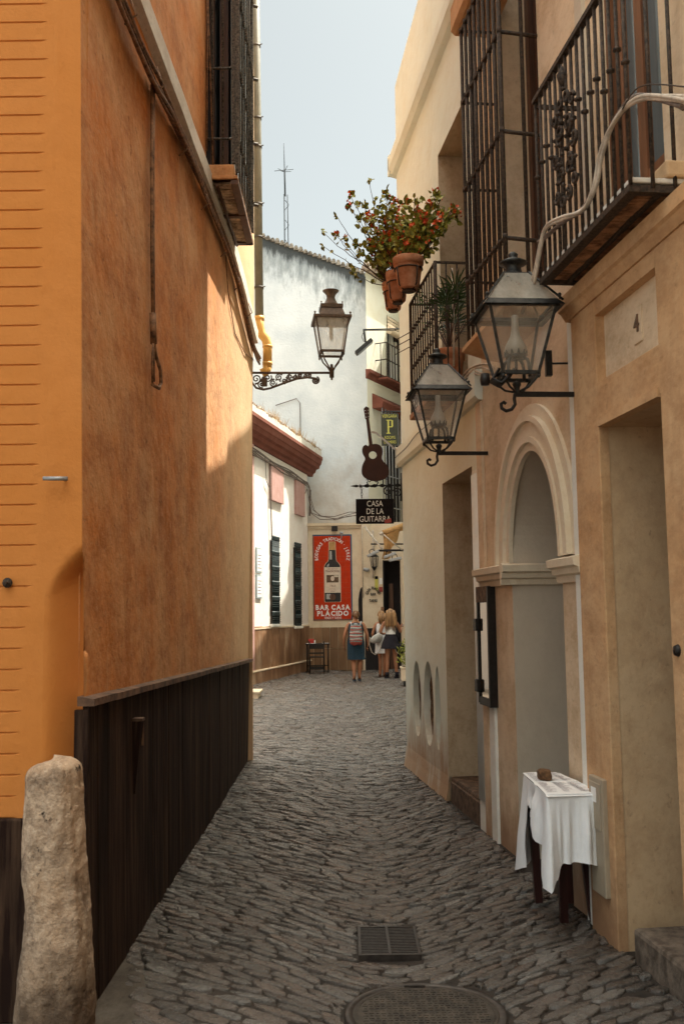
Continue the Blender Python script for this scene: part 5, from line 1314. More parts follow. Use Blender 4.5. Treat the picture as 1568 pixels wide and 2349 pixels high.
def serif_text(mb, s, size, c, o, width, thick=.006):
    adv = []; x = 0; parts = []
    for chh in s:
        if chh == ' ': x += size*.30; continue
        vs, fs = textmesh(chh, size, None, bold=thick, ext=.0015, align='LEFT'); mnx = min(p[0] for p in vs); mxx = max(p[0] for p in vs)
        parts.append((chh, x-mnx, vs, fs)); w_ = mxx-mnx
        hh = size*.335; sw_ = size*.115; st_ = size*.045
        feet = {'B': [(0, 1), (0, -1)], 'A': [(0, -1), (1, -1)], 'R': [(0, 1), (0, -1), (1, -1)], 'P': [(0, 1), (0, -1)], 'L': [(0, 1), (0, -1)], 'Á': [(0, -1), (1, -1)], 'I': [(.5, 1), (.5, -1)], 'D': [(0, 1), (0, -1)],
                'N': [(0, 1), (0, -1), (1, 1), (1, -1)], 'T': [(.5, -1)], 'Y': [(0, 1), (1, 1), (.5, -1)], 'V': [(0, 1), (1, 1)], 'E': [(0, 1), (0, -1)], 'J': [(.8, 1)], 'Z': [], 'X': []}.get(chh, [])
        for fx, fz in feet:
            a = x+w_*fx+(size*.05 if fx == 0 else (-size*.05 if fx == 1 else 0)); parts.append((None, a, sw_, fz*hh, st_))
        x += w_+size*.13
    tot = x-size*.13; k = width/tot
    for p_ in parts:
        if p_[0] is None: _, a, sw_, z_, st_ = p_; mb.box(c[0]+(a-tot/2-sw_)*k, c[0]+(a-tot/2+sw_)*k, o, o+.0026, c[1]+z_-st_*.5, c[1]+z_+st_*.5)
        else: _, a, vs, fs = p_; mb.add([(c[0]+(a+q[0]-tot/2)*k, o+q[1], c[1]+q[2]) for q in vs], fs)
serif_text(b, 'BAR CASA', .185, (cx, 1.745), .019, .96, .007); b.build('lettering', M['white'], g); b = MB(SW)
serif_text(b, 'PLÁCIDO', .185, (cx, 1.575), .019, .88, .007); b.build('lettering', M['white'], g); b = MB(SW)
serif_text(b, 'VINOS Y TAPAS', .085, (cx, 1.455), .019, .48, .0015); b.build('lettering', M['white'], g); b = MB(SW)
s = 'BODEGAS TRADICIÓN · JEREZ'; Rr = .455; tot = 0; adv = []
for chh in s:
    w_ = .040 if chh in ' ·' else (.032 if chh == 'I' else .066); adv.append(w_); tot += w_
span = math.radians(208); pos = 0
for chh, w_ in zip(s, adv):
    a = -span/2+span*(pos+w_/2)/tot; pos += w_
    if chh == ' ': continue
    vs, fs = textmesh(chh, .128, None, bold=.002, ext=.0015); ca, sa = math.cos(a), math.sin(a)
    ex, ez = .445, .50
    b.add([(cx+ex*sa+x*.82*ca+z*sa, .019+y, 3.185+ez*ca-x*.82*sa+z*ca) for x, y, z in vs], fs)
b.build('lettering', M['white'], g)
# fixtures on the bar wall
b = MB(); a = atY(767, 1213, 28.05); b.box(a.x-.085, a.x+.085, 27.98, 28.1, a.z-.07, a.z+.075, bev=.01); b.box(a.x-.02, a.x+.02, 28.08, 28.2, a.z-.02, a.z+.03)
b.build('floodlight', M['black'], label='small square floodlight above the red tiled poster', cat='floodlight')
b = MB(); a = atY(778, 1224, 28.0); b.lathe([(.03, 0), (.06, .02), (.055, .05), (.02, .07)], (a.x+.06, 27.95, a.z-.02), 10); b.tube([(a.x+.06, 27.95, a.z-.01), (a.x+.06, 28.0, a.z-.14)], .02, 6)
b.build('spot_lamp', M['greymetal'], label='small grey spot lamp hanging at the top edge of the red poster', cat='lamp')
b = MB(); a = atY(840, 1306, 27.85); b.lathe([(.04, -.06), (.05, -.02), (.05, .03)], (a.x-.04, 27.87, a.z), 12, axis='y'); b.lathe([(.075, .02), (.07, -.03), (.04, -.06), (.01, -.07)], (a.x+.02, 27.85, a.z), 14)
b.build('security_camera', M['greymetal'], label='dome security camera on the corner of the bar wall', cat='camera')
g = thing('bar_lantern', tuple(atY(858, 1290, 27.8)), 'black wall lantern beside the bar doorway', 'lantern'); a = atY(858, 1290, 27.8)
b = MB(); b.lathe([(.004, .30), (.02, .26), (.05, .23), (.13, .17), (.12, .16)], tuple(a), 6); b.lathe([(.09, -.12), (.05, -.18), (.005, -.24)], tuple(a), 6)
for k in range(6): t = k*PI/3; b.tube([(a.x+.085*math.cos(t), a.y+.085*math.sin(t), a.z-.12), (a.x+.115*math.cos(t), a.y+.115*math.sin(t), a.z+.16)], .010, 4)
b.tube([(a.x-.0, a.y, a.z+.1), (a.x-.0, 27.95, a.z+.1)], .015, 5); b.build('frame', M['black'], g)
b = MB(); b.lathe([(.08, -.12), (.105, .16)], tuple(a), 6); b.build('pane', M['glass'], g, recalc=False)
b = MB(SW)
for i, chh in enumerate('CASA PLACIDO'):
    if chh == ' ': continue
    t = (i-5.5)/5.5*1.15; vs, fs = textmesh(chh, .11, None, bold=.004, ext=.01); ca, sa = math.cos(t), math.sin(t)
    b.add([(.84+.19*sa+x*.6*ca+z*sa, .27+y, 2.02+.25*ca-x*.6*sa+z*ca) for x, y, z in vs], fs)
put_text(b, 'BAR', .10, (.84, 2.10), .27, bold=.004, ext=.01, kern=1.2, sxy=.7); put_text(b, 'TAPAS', .10, (.84, 1.92), .27, bold=.004, ext=.01, kern=1.1, sxy=.7)
b.build('iron_lettering', M['black'], label='small iron letters set in an arc on the bar wall', cat='lettering')
for i, (px, py, w_, h_, mt, lb) in enumerate(((849, 1352-20, .0, 0, 'paper', ''),)): pass
g = thing('wall_notice', tuple(atY(866, 1345, 27.93)), 'pair of small coloured notices fixed left of the bar doorway', 'notice')
for (px, py, hw_, hh_, mt) in ((863, 1338, .045, .19, 'yellowpaint'), (873, 1333, .045, .09, 'white'), (873, 1352, .05, .07, 'reddark')):
    a = atY(px, py, 27.93); b = MB(); b.box(a.x-hw_, a.x+hw_, 27.925, 27.945, a.z-hh_, a.z+hh_); b.build('card', M[mt], g)
a = atY(863, 1330, 27.92); b = MB(); b.box(a.x-.04, a.x+.04, 27.915, 27.93, a.z+.02, a.z+.10); b.build('printed_mark', M['signblack'], g)
b = MB(); b.tube([(.555, 27.9, 4.1), (.56, 27.9, 2.0)], .012, 5); b.tube([(.86, 27.9, 3.9), (.85, 27.9, 2.55)], .022, 6); b.build('conduit', M['whitecable'], label='thin pale conduit running down the bar wall', cat='conduit')
# rolled awning, bar lights
g = thing('rolled_awning', (1.55, 27.3, 3.3), 'half rolled tan cloth awning over the bar doorway', 'awning')
q = [atY(885, 1247, 27.2), atY(880, 1214, 27.2), atY(917, 1205, 27.2), atY(920, 1236, 27.2), atY(896, 1250, 27.2)]
b = MB(); a, c_ = atY(878, 1222, 27.0), atY(925, 1205, 26.9); 
def fa(u, v):
    p = (a*(1-u)+c_*u)+Vector((0, .15*v, 0)); fold = .05*math.sin(u*16+v*4)*v
    return p+Vector((fold, fold, -.62*v*(.7+.5*math.sin(u*4+1))))
b.grid(fa, 30, 10); b.build('cloth', M['fabric'], g, recalc=False)
b = MB(); b.tube([tuple(a), tuple(c_)], .07, 8); b.build('roller', M['fabric'], g)
b = MB(); b.tube([tuple(atY(874, 1222, 26.9)), tuple(atY(922, 1262, 26.9))], .018, 6); b.lathe([(.03, -.05), (.07, 0), (.03, .05)], tuple(atY(874, 1224, 26.9)), 8); b.tube([tuple(atY(836, 1208, 27.6)), tuple(atY(878, 1262, 27.0))], .03, 6)
b.build('folding_arm', M['whitecable'], g)
b = MB(); b.tube([tuple(atY(850, 1248, 27.3)), tuple(atY(930, 1248, 27.3))], .02, 6)
b.tube([tuple(atY(868, 1263, 27.0)), tuple(atY(935, 1262, 27.0))], .03, 6); b.build('light_rail', M['black'], label='black rail carrying flat floodlights over the bar doorway', cat='rail')
for (px, py, an, lb) in ((855, 1270, .45, 'leftmost flat grey floodlight on the rail above the bar doorway'), (893, 1274, .35, 'middle flat grey floodlight on the rail above the bar doorway'), (906, 1283, .2, 'lowest flat grey floodlight, nearest the cream house corner')):
    a = atY(px, py, 26.9); ca, sa = math.cos(an), math.sin(an)
    T = lambda x, y, z, a=a, ca=ca, sa=sa: Vector((a.x+x*ca-z*sa, a.y+y, a.z+x*sa+z*ca))
    g = thing('bar_floodlight', tuple(a), lb, 'floodlight', 'flat floodlights above the bar doorway')
    b = MB(T); b.box(-.17, .17, -.12, .12, -.035, .035, bev=.008); b.build('housing', M['greymetal'], g)
    b = MB(T); b.tube([(-.08, 0, .03), (-.05, 0, .12), (.05, 0, .12), (.08, 0, .03)], .012, 5); b.build('yoke', M['black'], g)

# ================================================================== YELLOW HOUSE
yh = thing('yellow_house', tuple(YF(0, 0, 0)), 'sunlit pale yellow house with red tiled eave and brown-red string course', 'house')
b = MB(YF)
def vY(px, py, o=0): return onV(px, py, YA+yn*o, yd)
w1 = vY(886, 722); w2 = vY(886, 860)
wy = rect(w1[0], w1[0]+1.4, w2[1]-.1, w1[1]); 
b.panel([(0, 3.9), (6, 3.9), (6, 11.55), (0, 11.55)], [wy, rect(vY(880, 925)[0], vY(880, 925)[0]+1.6, 3.9+.2, vY(880, 920)[1])], .25)
b.add([(.76, 27.9, 3.9), (.82, 29.05, 3.9), (.82, 29.05, 11.55), (.76, 27.9, 11.55)], [(0, 1, 2, 3)], T=W)
b.add([(.76, 27.9, 11.55), (3.49, 33.24, 11.55), (.82, 33.3, 11.9)], [(0, 1, 2)], T=W)
b.build('wall', M['yellow'], yh)
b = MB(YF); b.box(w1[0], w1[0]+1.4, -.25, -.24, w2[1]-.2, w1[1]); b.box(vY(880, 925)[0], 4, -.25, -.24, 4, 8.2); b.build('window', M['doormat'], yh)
b = MB(YF); b.box(w1[0]+.55, w1[0]+.72, -.2, -.12, w2[1], w1[1]); b.box(w1[0]+.9, w1[0]+1.0, -.2, -.12, w2[1], w1[1]-.6); b.build('window_frame', M['whitestrip'], yh)
b = MB(YF); b.tube([(w1[0], .08, w1[1]-.50), (w1[0]+1.4, .08, w1[1]-.50)], .10, 8)
for k in range(4): b.box(w1[0], w1[0]+1.4, .02, .03, w1[1]-.42+k*.1, w1[1]-.34+k*.1)
b.build('roller_blind', M['beige'], yh)
r1 = vY(885, 785, .35); r2 = vY(885, 862, .35)
b = MB(YF)
zt_, zb_ = r1[1]+.0, r2[1]-.0; v0 = r1[0]
for zz in (zt_, (zt_+zb_)/2, zb_): b.tube([(v0, 0, zz), (v0, .35, zz), (v0+1.6, .35, zz)], .018, 5)
for k in range(9): b.tube([(v0+.02+k*.2, .35, zb_), (v0+.02+k*.2, .35, zt_)], .016, 5)
b.tube([(v0, .17, zb_), (v0, .17, zt_)], .014, 5); b.build('balcony_railing', M['iron'], yh)
b = MB(YF); b.box(v0-.02, v0+1.7, -.02, .38, zb_-.07, zb_-.02); b.build('balcony_floor', M['redcorn'], yh)
zc = vY(840, 848)[1]
b = MB(YF); moulding(b, [(-.02, zc-.25), (.03, zc-.24), (.06, zc-.12), (.13, zc-.09), (.14, zc), (-.02, zc+.02)], -.05, 6.05); b.build('string_course', M['redcorn'], yh)
b = MB(YF)
for k in range(34): b.tube([(.05+.18*k, .28, 11.50), (.05+.18*k, -.05-min(.5, .06*k), 11.66)], .075, 7)
b.box(-.15, 6, -.05, .22, 11.40, 11.52); b.build('roof', M['tile'], yh)
# oriel with bars
o1 = vY(875, 912, .3)
b = MB(YF); moulding(b, [(-.02, o1[1]-.28), (.30, o1[1]-.28), (.34, o1[1]-.10), (.24, o1[1]), (-.02, o1[1]+.18)], o1[0], 4.6); b.build('oriel_hood', M['redcorn'], yh)
b = MB(YF)
for k in range(14): b.tube([(o1[0]+.06+k*.22, .28, 4.2), (o1[0]+.06+k*.22, .28, o1[1]-.26)], .018, 5)
for zz in (4.6, 5.5, 6.5): b.tube([(o1[0]+.06, .28, zz), (o1[0]+3.0, .28, zz)], .018, 5)
b.build('oriel_bars', M['greymetal'], yh)

# ================================================================== HANGING SIGNS
# guesthouse sign with the letter P
Yp = 25.5; A_, B_ = atY(873.5, 949, Yp), atY(913, 1022, Yp)
g = thing('guesthouse_sign', ((A_.x+B_.x)/2, Yp, B_.z), 'dark olive hanging sign with a yellow letter P and VERGARA ROOMS', 'sign')
b = MB(); b.box(A_.x, B_.x, Yp-.03, Yp+.03, B_.z, A_.z, bev=.008); BRD = b.build('board', M['signgreen'], g)
T = lambda a, o, c: Vector((a, Yp-.03-o, c)); mx_ = (A_.x+B_.x)/2; hS = A_.z-B_.z
for s, sz, zz, sx_ in (('VERGARA', .125, A_.z-.075, .72), ('ROOMS', .115, B_.z+.205, .72), ('CHAMBRES', .105, B_.z+.085, .62)):
    b = MB(T); put_text(b, s, sz, (mx_, zz), .001, bold=.000, kern=1.08, sxy=sx_*.92); b.build('lettering', M['yellowpaint'], BRD)
b = MB(T)
zz = A_.z-.17; s_ = .36
b.box(mx_-.055, mx_-.015, 0, .004, zz-s_, zz); b.box(mx_-.09, mx_+.02, 0, .0042, zz-s_-.001, zz-s_+.018); b.box(mx_-.085, mx_+.05, 0, .0044, zz-.018, zz+.001)
b.box(mx_+.045, mx_+.085, 0, .004, zz-.175, zz-.01); b.box(mx_-.016, mx_+.07, 0, .0043, zz-.195, zz-.172)
b.build('letter_emblem', M['yellowpaint'], BRD)
b = MB(); b.tube([(A_.x+.03, Yp, A_.z+.05), (2.2, Yp, A_.z+.05)], .02, 6); b.tube([(A_.x+.05, Yp, A_.z-.01), (A_.x+.05, Yp, A_.z+.05)], .012, 5); b.tube([(B_.x-.05, Yp, A_.z-.01), (B_.x-.05, Yp, A_.z+.05)], .012, 5)
b.build('bracket', M['black'], g)
# guitar
Yg = 10.66
g = thing('guitar_sign', tuple(atY(860, 1105, Yg)), 'rusty brown steel cut-out of a guitar with a round sound hole', 'sign')
half = None
def Tg(a, o, c): return atY(a, c, Yg+o)
# outline traced clockwise from the head (x, y on the photo sheet)
og = [(833.5, 938), (839, 932.5), (846, 936), (847, 958), (846, 961), (854, 1019), (862, 1018.5), (871, 1022), (876, 1029), (877, 1040), (875, 1050), (878, 1058), (886, 1066), (891, 1075), (892, 1086), (888, 1094), (879, 1100), (868, 1103), (855, 1103.5), (843, 1100), (834, 1094), (829.5, 1086), (829, 1075), (832, 1064), (836, 1056), (836.5, 1050), (832, 1042), (830, 1033), (832, 1025), (838, 1020.5), (846, 1019.5), (839, 962), (837, 960)]
def cr2(pts, n=3):
    out = []; m_ = len(pts)
    for i in range(m_):
        p0, p1, p2, p3 = [Vector(pts[(i+k) % m_]) for k in (-1, 0, 1, 2)]
        sharp = i in (31, 32, 0, 1, 2, 3, 4, 30, 5)
        for j in range(1 if sharp else n):
            t = j/n; q = .5*((2*p1)+(p2-p0)*t+(2*p0-5*p1+4*p2-p3)*t*t+(3*p1-p0-3*p2+p3)*t**3) if not sharp else p1
            out.append((q.x, q.y))
    return out
hole = [(854.5+9*math.cos(2*PI*i/24), 1044+9*math.sin(2*PI*i/24)) for i in range(24)]
pegs = [[(x+1.25*math.cos(2*PI*i/6), y+1.25*math.sin(2*PI*i/6)) for i in range(6)] for x, y in ((837, 942), (838, 949), (839.5, 957), (843.5, 941), (844.2, 948), (845, 956))]
P2 = cr2(og)
w2p = lambda pts: [((atY(x, y, Yg)).x, (atY(x, y, Yg)).z) for x, y in pts]
b = MB(lambda a, o, c: Vector((a, Yg+o, c))); b.prism(w2p(P2), -.012, .012, holes=[w2p(hole)]+[w2p(p_) for p_ in pegs]); b.build('guitar_plate', M['guitar'], g)
b = MB(); a = atY(852, 991, Yg); a2 = atY(862, 993, Yg-.02); a3 = R(.0, .0, 3.36)
b.tube([tuple(a), tuple(a2), tuple(atY(905, 1030, Yg-.04)), (a3.x+.03, a3.y-.0, atY(918, 1037, Yg).z)], .014, 4); b.build('holding_arm', M['greymetal'], g)
# bracket and name board
Yb = 10.72
g = thing('shop_sign', tuple(atY(860, 1200, Yb)), 'black board hanging from a twisted iron bracket reading CASA DE LA GUITARRA', 'sign')
b = MB(); P1, P2_ = atY(824, 1115, Yb), atY(921, 1113, Yb)
b.tube([tuple(atY(803, 1115, Yb)), tuple(atY(817, 1115, Yb)), tuple(atY(824, 1115, Yb))], [.001, .020, .004], 4)
b.tube([tuple(P1), tuple(P2_)], .008, 6)
n = 60; bb = len(b.v)
for i in range(n+1):
    t = i/n; p = P1.lerp(P2_, t); a = t*5.5*PI; w_ = .019
    b.v += [p+Vector((0, math.sin(a)*w_, math.cos(a)*w_)), p-Vector((0, math.sin(a)*w_, math.cos(a)*w_))]
for i in range(n): b.f.append((bb+2*i, bb+2*i+1, bb+2*i+3, bb+2*i+2)); b.sm.append(False)
def pt(x, y): q = atY(x, y, Yb); return (q.x, q.y, q.z)
def sp_(cx_, cy_, r0, r1, a0, a1, n=22): return [pt(cx_+(r0+(r1-r0)*i/n)*math.cos(a0+(a1-a0)*i/n), cy_-(r0+(r1-r0)*i/n)*math.sin(a0+(a1-a0)*i/n)) for i in range(n+1)]
b.tube(sp_(854, 1104, 13, 12.5, PI*1.02, 2*PI*.99)+[], .006, 6); b.tube(sp_(846, 1102, 6, 1.5, PI, -1.6*PI), .005, 5); b.tube(sp_(863, 1102, 6, 1.5, 0, 2.6*PI), .005, 5)
b.tube(sp_(889, 1127, 12, 2, PI*.2, 2.9*PI), .008, 6); b.tube(sp_(911, 1130, 11, 2, PI*.9, -2.2*PI), .008, 6)
b.tube([pt(878, 1112), pt(878, 1093), pt(878, 1086), pt(878, 1078)], .006, 6); b.tube([pt(878, 1084), pt(878, 1074), pt(878, 1070)], [.008, .014, .001], 6)
b.tube(sp_(871, 1096, 5, 1.5, 0, 2.4*PI), .005, 5); b.tube(sp_(886, 1096, 6, 1.5, PI, -1.4*PI), .005, 5)
b.tube([pt(873, 1080), pt(878, 1084), pt(883, 1080)], .005, 5)
b.tube([pt(921, 1085), pt(920, 1150)], .014, 6)
b.build('bracket', M['black'], g)
b = MB()
for (x0) in (829, 893):
    for k in range(4):
        y0 = 1119+k*6.2; c_ = Vector(pt(x0, y0+2)); ax = (.010, 0) if k % 2 == 0 else (.003, .008)
        b.tube([(c_.x+ax[0]*math.cos(t), c_.y+ax[1]*math.cos(t), c_.z+.018*math.sin(t)) for t in [i*PI/4 for i in range(8)]], .0035, 5, close=True)
b.build('chain', M['black'], g)
A_, B_ = atY(815.5, 1145, Yb), atY(903, 1201, Yb)
T = lambda a, o, c: Vector((a, Yb-.012-o, c)); b = MB(); b.box(A_.x, B_.x, Yb-.012, Yb+.012, B_.z, A_.z, bev=.003); BRD = b.build('board', M['signblack'], g)
mx_ = (A_.x+B_.x)/2; h_ = (A_.z-B_.z)/3.25
for i, s in enumerate(('CASA', 'DE LA', 'GUITARRA')):
    b = MB(T); put_text(b, s, .088, (mx_, A_.z-h_*(i+.62)-.004), .0005, bold=-.0002, kern=1.0, sxy=.80)
    b.build('lettering', M['white'], BRD)
b = MB(); a = atY(889, 1196, Yb-.03); b.add([(a.x-.035, a.y, a.z-.022), (a.x+.04, a.y, a.z-.012), (a.x+.036, a.y, a.z+.032), (a.x-.034, a.y, a.z+.018)], [(0, 1, 2, 3)])
b.box(a.x-.034, a.x+.036, a.y+.001, a.y+.014, a.z-.012, a.z+.012)
b.build('sticker', M['reddark'], g)
# hanging floodlight on a long arm
Yf_ = 20.0; g = thing('arm_floodlight', tuple(atY(835, 795, Yf_)), 'flat dark floodlight hanging from a long thin arm in front of the yellow house', 'floodlight')
b = MB(); b.tube([tuple(atY(832, 756, Yf_)), tuple(atY(930, 754, Yf_)), (1.75, 20.0, atY(930, 754, Yf_).z)], .014, 6); b.tube([tuple(atY(833, 758, Yf_)), tuple(atY(908, 758, Yf_))], .008, 5)
b.tube([tuple(atY(834, 757, Yf_)), tuple(atY(838, 785, Yf_))], .022, 6); b.tube([tuple(atY(834, 760, Yf_)), tuple(atY(829, 772, Yf_)), tuple(atY(834, 784, Yf_))], .007, 5); b.build('arm', M['lampmetal'], g)
a = atY(835, 794, Yf_); an = .70; ca, sa = math.cos(an), math.sin(an); T = lambda x, y, z: Vector((a.x+x*ca-z*sa, a.y+y, a.z+x*sa+z*ca))
b = MB(T); b.box(-.235, .20, -.10, .10, -.045, .03, bev=.01); b.build('housing', M['lampmetal'], g)
b = MB(T); b.box(-.21, .17, -.09, .09, -.052, -.044); b.build('lens', M['pane'], g)
b = MB(); b.tube([tuple(atY(908, 746, 20.5)), tuple(atY(866, 760, 27.5))], .01, 4)

# ================================================================== FURNITURE BY THE BAR
def slat_table():
    g = thing('cafe_table', (-.62, 27.1, 0), 'small black folding cafe table against the marble dado with a napkin box', 'table')
    b = MB(); b.box(-1.02, -.38, 26.85, 27.35, .755, .785, bev=.006); b.build('tabletop', M['black'], g)
    for (x, y) in ((-.98, 26.9), (-.42, 26.9), (-.98, 27.3), (-.42, 27.3)):
        b = MB(); b.tube([(x, y, 0), (x, y, .755)], .016, 6); b.build('leg', M['black'], g)
    b = MB(); b.tube([(-.98, 26.9, .2), (-.42, 26.9, .2)], .012, 5); b.tube([(-.42, 26.9, .45), (-.42, 27.3, .45)], .012, 5); b.build('stretcher', M['black'], g)
    b = MB(); b.box(-1.0, -.74, 26.86, 27.0, .786, .789); b.box(-.58, -.40, 26.9, 27.1, .786, .789); b.build('place_mat', M['paper'], g)
slat_table()
g = thing('cafe_chair', (-.72, 26.5, 0), 'black slatted folding chair drawn up in front of the cafe table', 'chair')
b = MB(); b.box(-.90, -.52, 26.4, 26.76, .43, .455, bev=.006); b.build('seat', M['black'], g)
for (x, y, h) in ((-.90, 26.40, .86), (-.52, 26.40, .86), (-.90, 26.74, .43), (-.52, 26.74, .43)):
    b = MB(); b.tube([(x, y-.02 if h > .5 else y, 0), (x, y, .45), (x, y-(.04 if h > .5 else 0), h)], .016, 6); b.build('leg', M['black'], g)
b = MB(); b.box(-.90, -.52, 26.345, 26.36, .66, .80, bev=.004); b.box(-.90, -.52, 26.36, 26.375, .53, .57); b.build('backrest', M['black'], g)
b = MB(); b.box(-.90, -.52, 26.38, 26.395, .12, .20); b.tube([(-.9, 26.74, .2), (-.52, 26.74, .2)], .012, 5); b.build('stretcher', M['black'], g)
g = thing('napkin_box', (-.86, 27.1, .787), 'small red box of napkins on the black cafe table', 'box')
b = MB(); b.box(-.95, -.80, 27.05, 27.2, .787, .90, bev=.006); b.build('box', M['redplastic'], g)
b = MB(); b.box(-.79, -.76, 27.05, 27.2, .787, .87); b.build('napkins', M['paper'], g)
# shrub in a box planter, door post at the cream house corner
g = thing('box_planter', (1.42, 21.8, 0), 'pale wooden box planter holding a yellow-green shrub beside the cream house corner', 'planter')
b = MB(); b.box(1.24, 1.75, 21.6, 22.0, .12, .42, bev=.02); b.box(1.22, 1.77, 21.58, 22.02, .38, .42, bev=.01); b.build('box', M['beige'], g)
b = MB(); b.tube([(1.30, 21.65, 0), (1.30, 21.65, .13)], .03, 6); b.tube([(1.70, 21.65, 0), (1.70, 21.65, .13)], .03, 6); b.build('foot', M['black'], g)
b = MB(); c_ = Vector((1.42, 21.8, .68))
for _ in range(520):
    d = rv(); 
    if d.length > 1: continue
    q = c_+Vector((d.x*.27, d.y*.2, d.z*.33)); leaf(b, q, rv()+Vector((0, 0, .7)), rv(), random.uniform(.05, .11), .018)
b.build('shrub', M['greenshrub'], g, recalc=False)
b = MB(); b.box(.712, .742, 11.5, 11.55, 0, 1.30, bev=.004); b.build('corner_post', M['bluegrey'], label='narrow blue-grey metal post just past the foot of the cream house corner', cat='post', org=Vector((.72, 11.5, 0)))
b = MB(); b.box(1.86, 1.93, 24.6, 24.66, 1.3, 2.0); b.build('menu_board', M['fabric'], label='narrow tan board on the wall just right of the young women', cat='board')

# ================================================================== PEOPLE
def skin(name, J, E, mat, parent, root, sub=2, recalc=False):
    names = list(J); me = bpy.data.meshes.new(name)
    me.from_pydata([J[n][0] for n in names], [(names.index(a), names.index(b_)) for a, b_ in E], [])
    ob = bpy.data.objects.new('tmp', me); sc.collection.objects.link(ob)
    ob.modifiers.new('s', 'SKIN'); me.skin_vertices[0].data[names.index(root)].use_root = True
    for i, n in enumerate(names):
        r_ = J[n][1]; r_ = r_ if isinstance(r_, tuple) else (r_, r_); me.skin_vertices[0].data[i].radius = r_
    md = ob.modifiers.new('d', 'SUBSURF'); md.levels = sub; md.render_levels = sub
    dg = bpy.context.evaluated_depsgraph_get(); m2 = bpy.data.meshes.new_from_object(ob.evaluated_get(dg))
    bpy.data.objects.remove(ob); m2.name = name
    mb = MB(); mb.add([tuple(v.co) for v in m2.vertices], [tuple(p.vertices) for p in m2.polygons], True); bpy.data.meshes.remove(m2)
    return mb
def hand(mb, w_, d, side, s=1.0):
    """palm end w_, pointing along d: five tapering bent fingers"""
    d = Vector(d).normalized(); sd = Vector(side).normalized(); n_ = d.cross(sd); w_ = Vector(w_)
    k = w_+d*.075*s
    for i, ln in enumerate((.062, .072, .068, .052)):
        b0 = k+sd*(.028-.019*i)*s; p1_ = b0+d*ln*.5*s+n_*.004; p2_ = p1_+(d*.8+n_*.6)*ln*.5*s
        mb.tube([tuple(b0-d*.02*s), tuple(b0), tuple(p1_), tuple(p2_)], [.009*s, .009*s, .008*s, .006*s], 6)
    t0 = w_+d*.03*s+sd*.03*s; mb.tube([tuple(t0-sd*.012), tuple(t0+(d*.5+sd*.5)*.035*s), tuple(t0+(d*.9+sd*.2)*.068*s)], [.012*s, .010*s, .007*s], 6)
def person(base, H, pose, label, hair, hairmesh, yaw=0):
    g = thing('person', tuple(base), label, 'person')
    return g
def body(base, yaw, J, E, sc_=1.0):
    c_, s_ = math.cos(yaw), math.sin(yaw)
    def X(p): return (base[0]+(p[0]*c_-p[1]*s_)*sc_, base[1]+(p[0]*s_+p[1]*c_)*sc_, base[2]+p[2]*sc_)
    return X
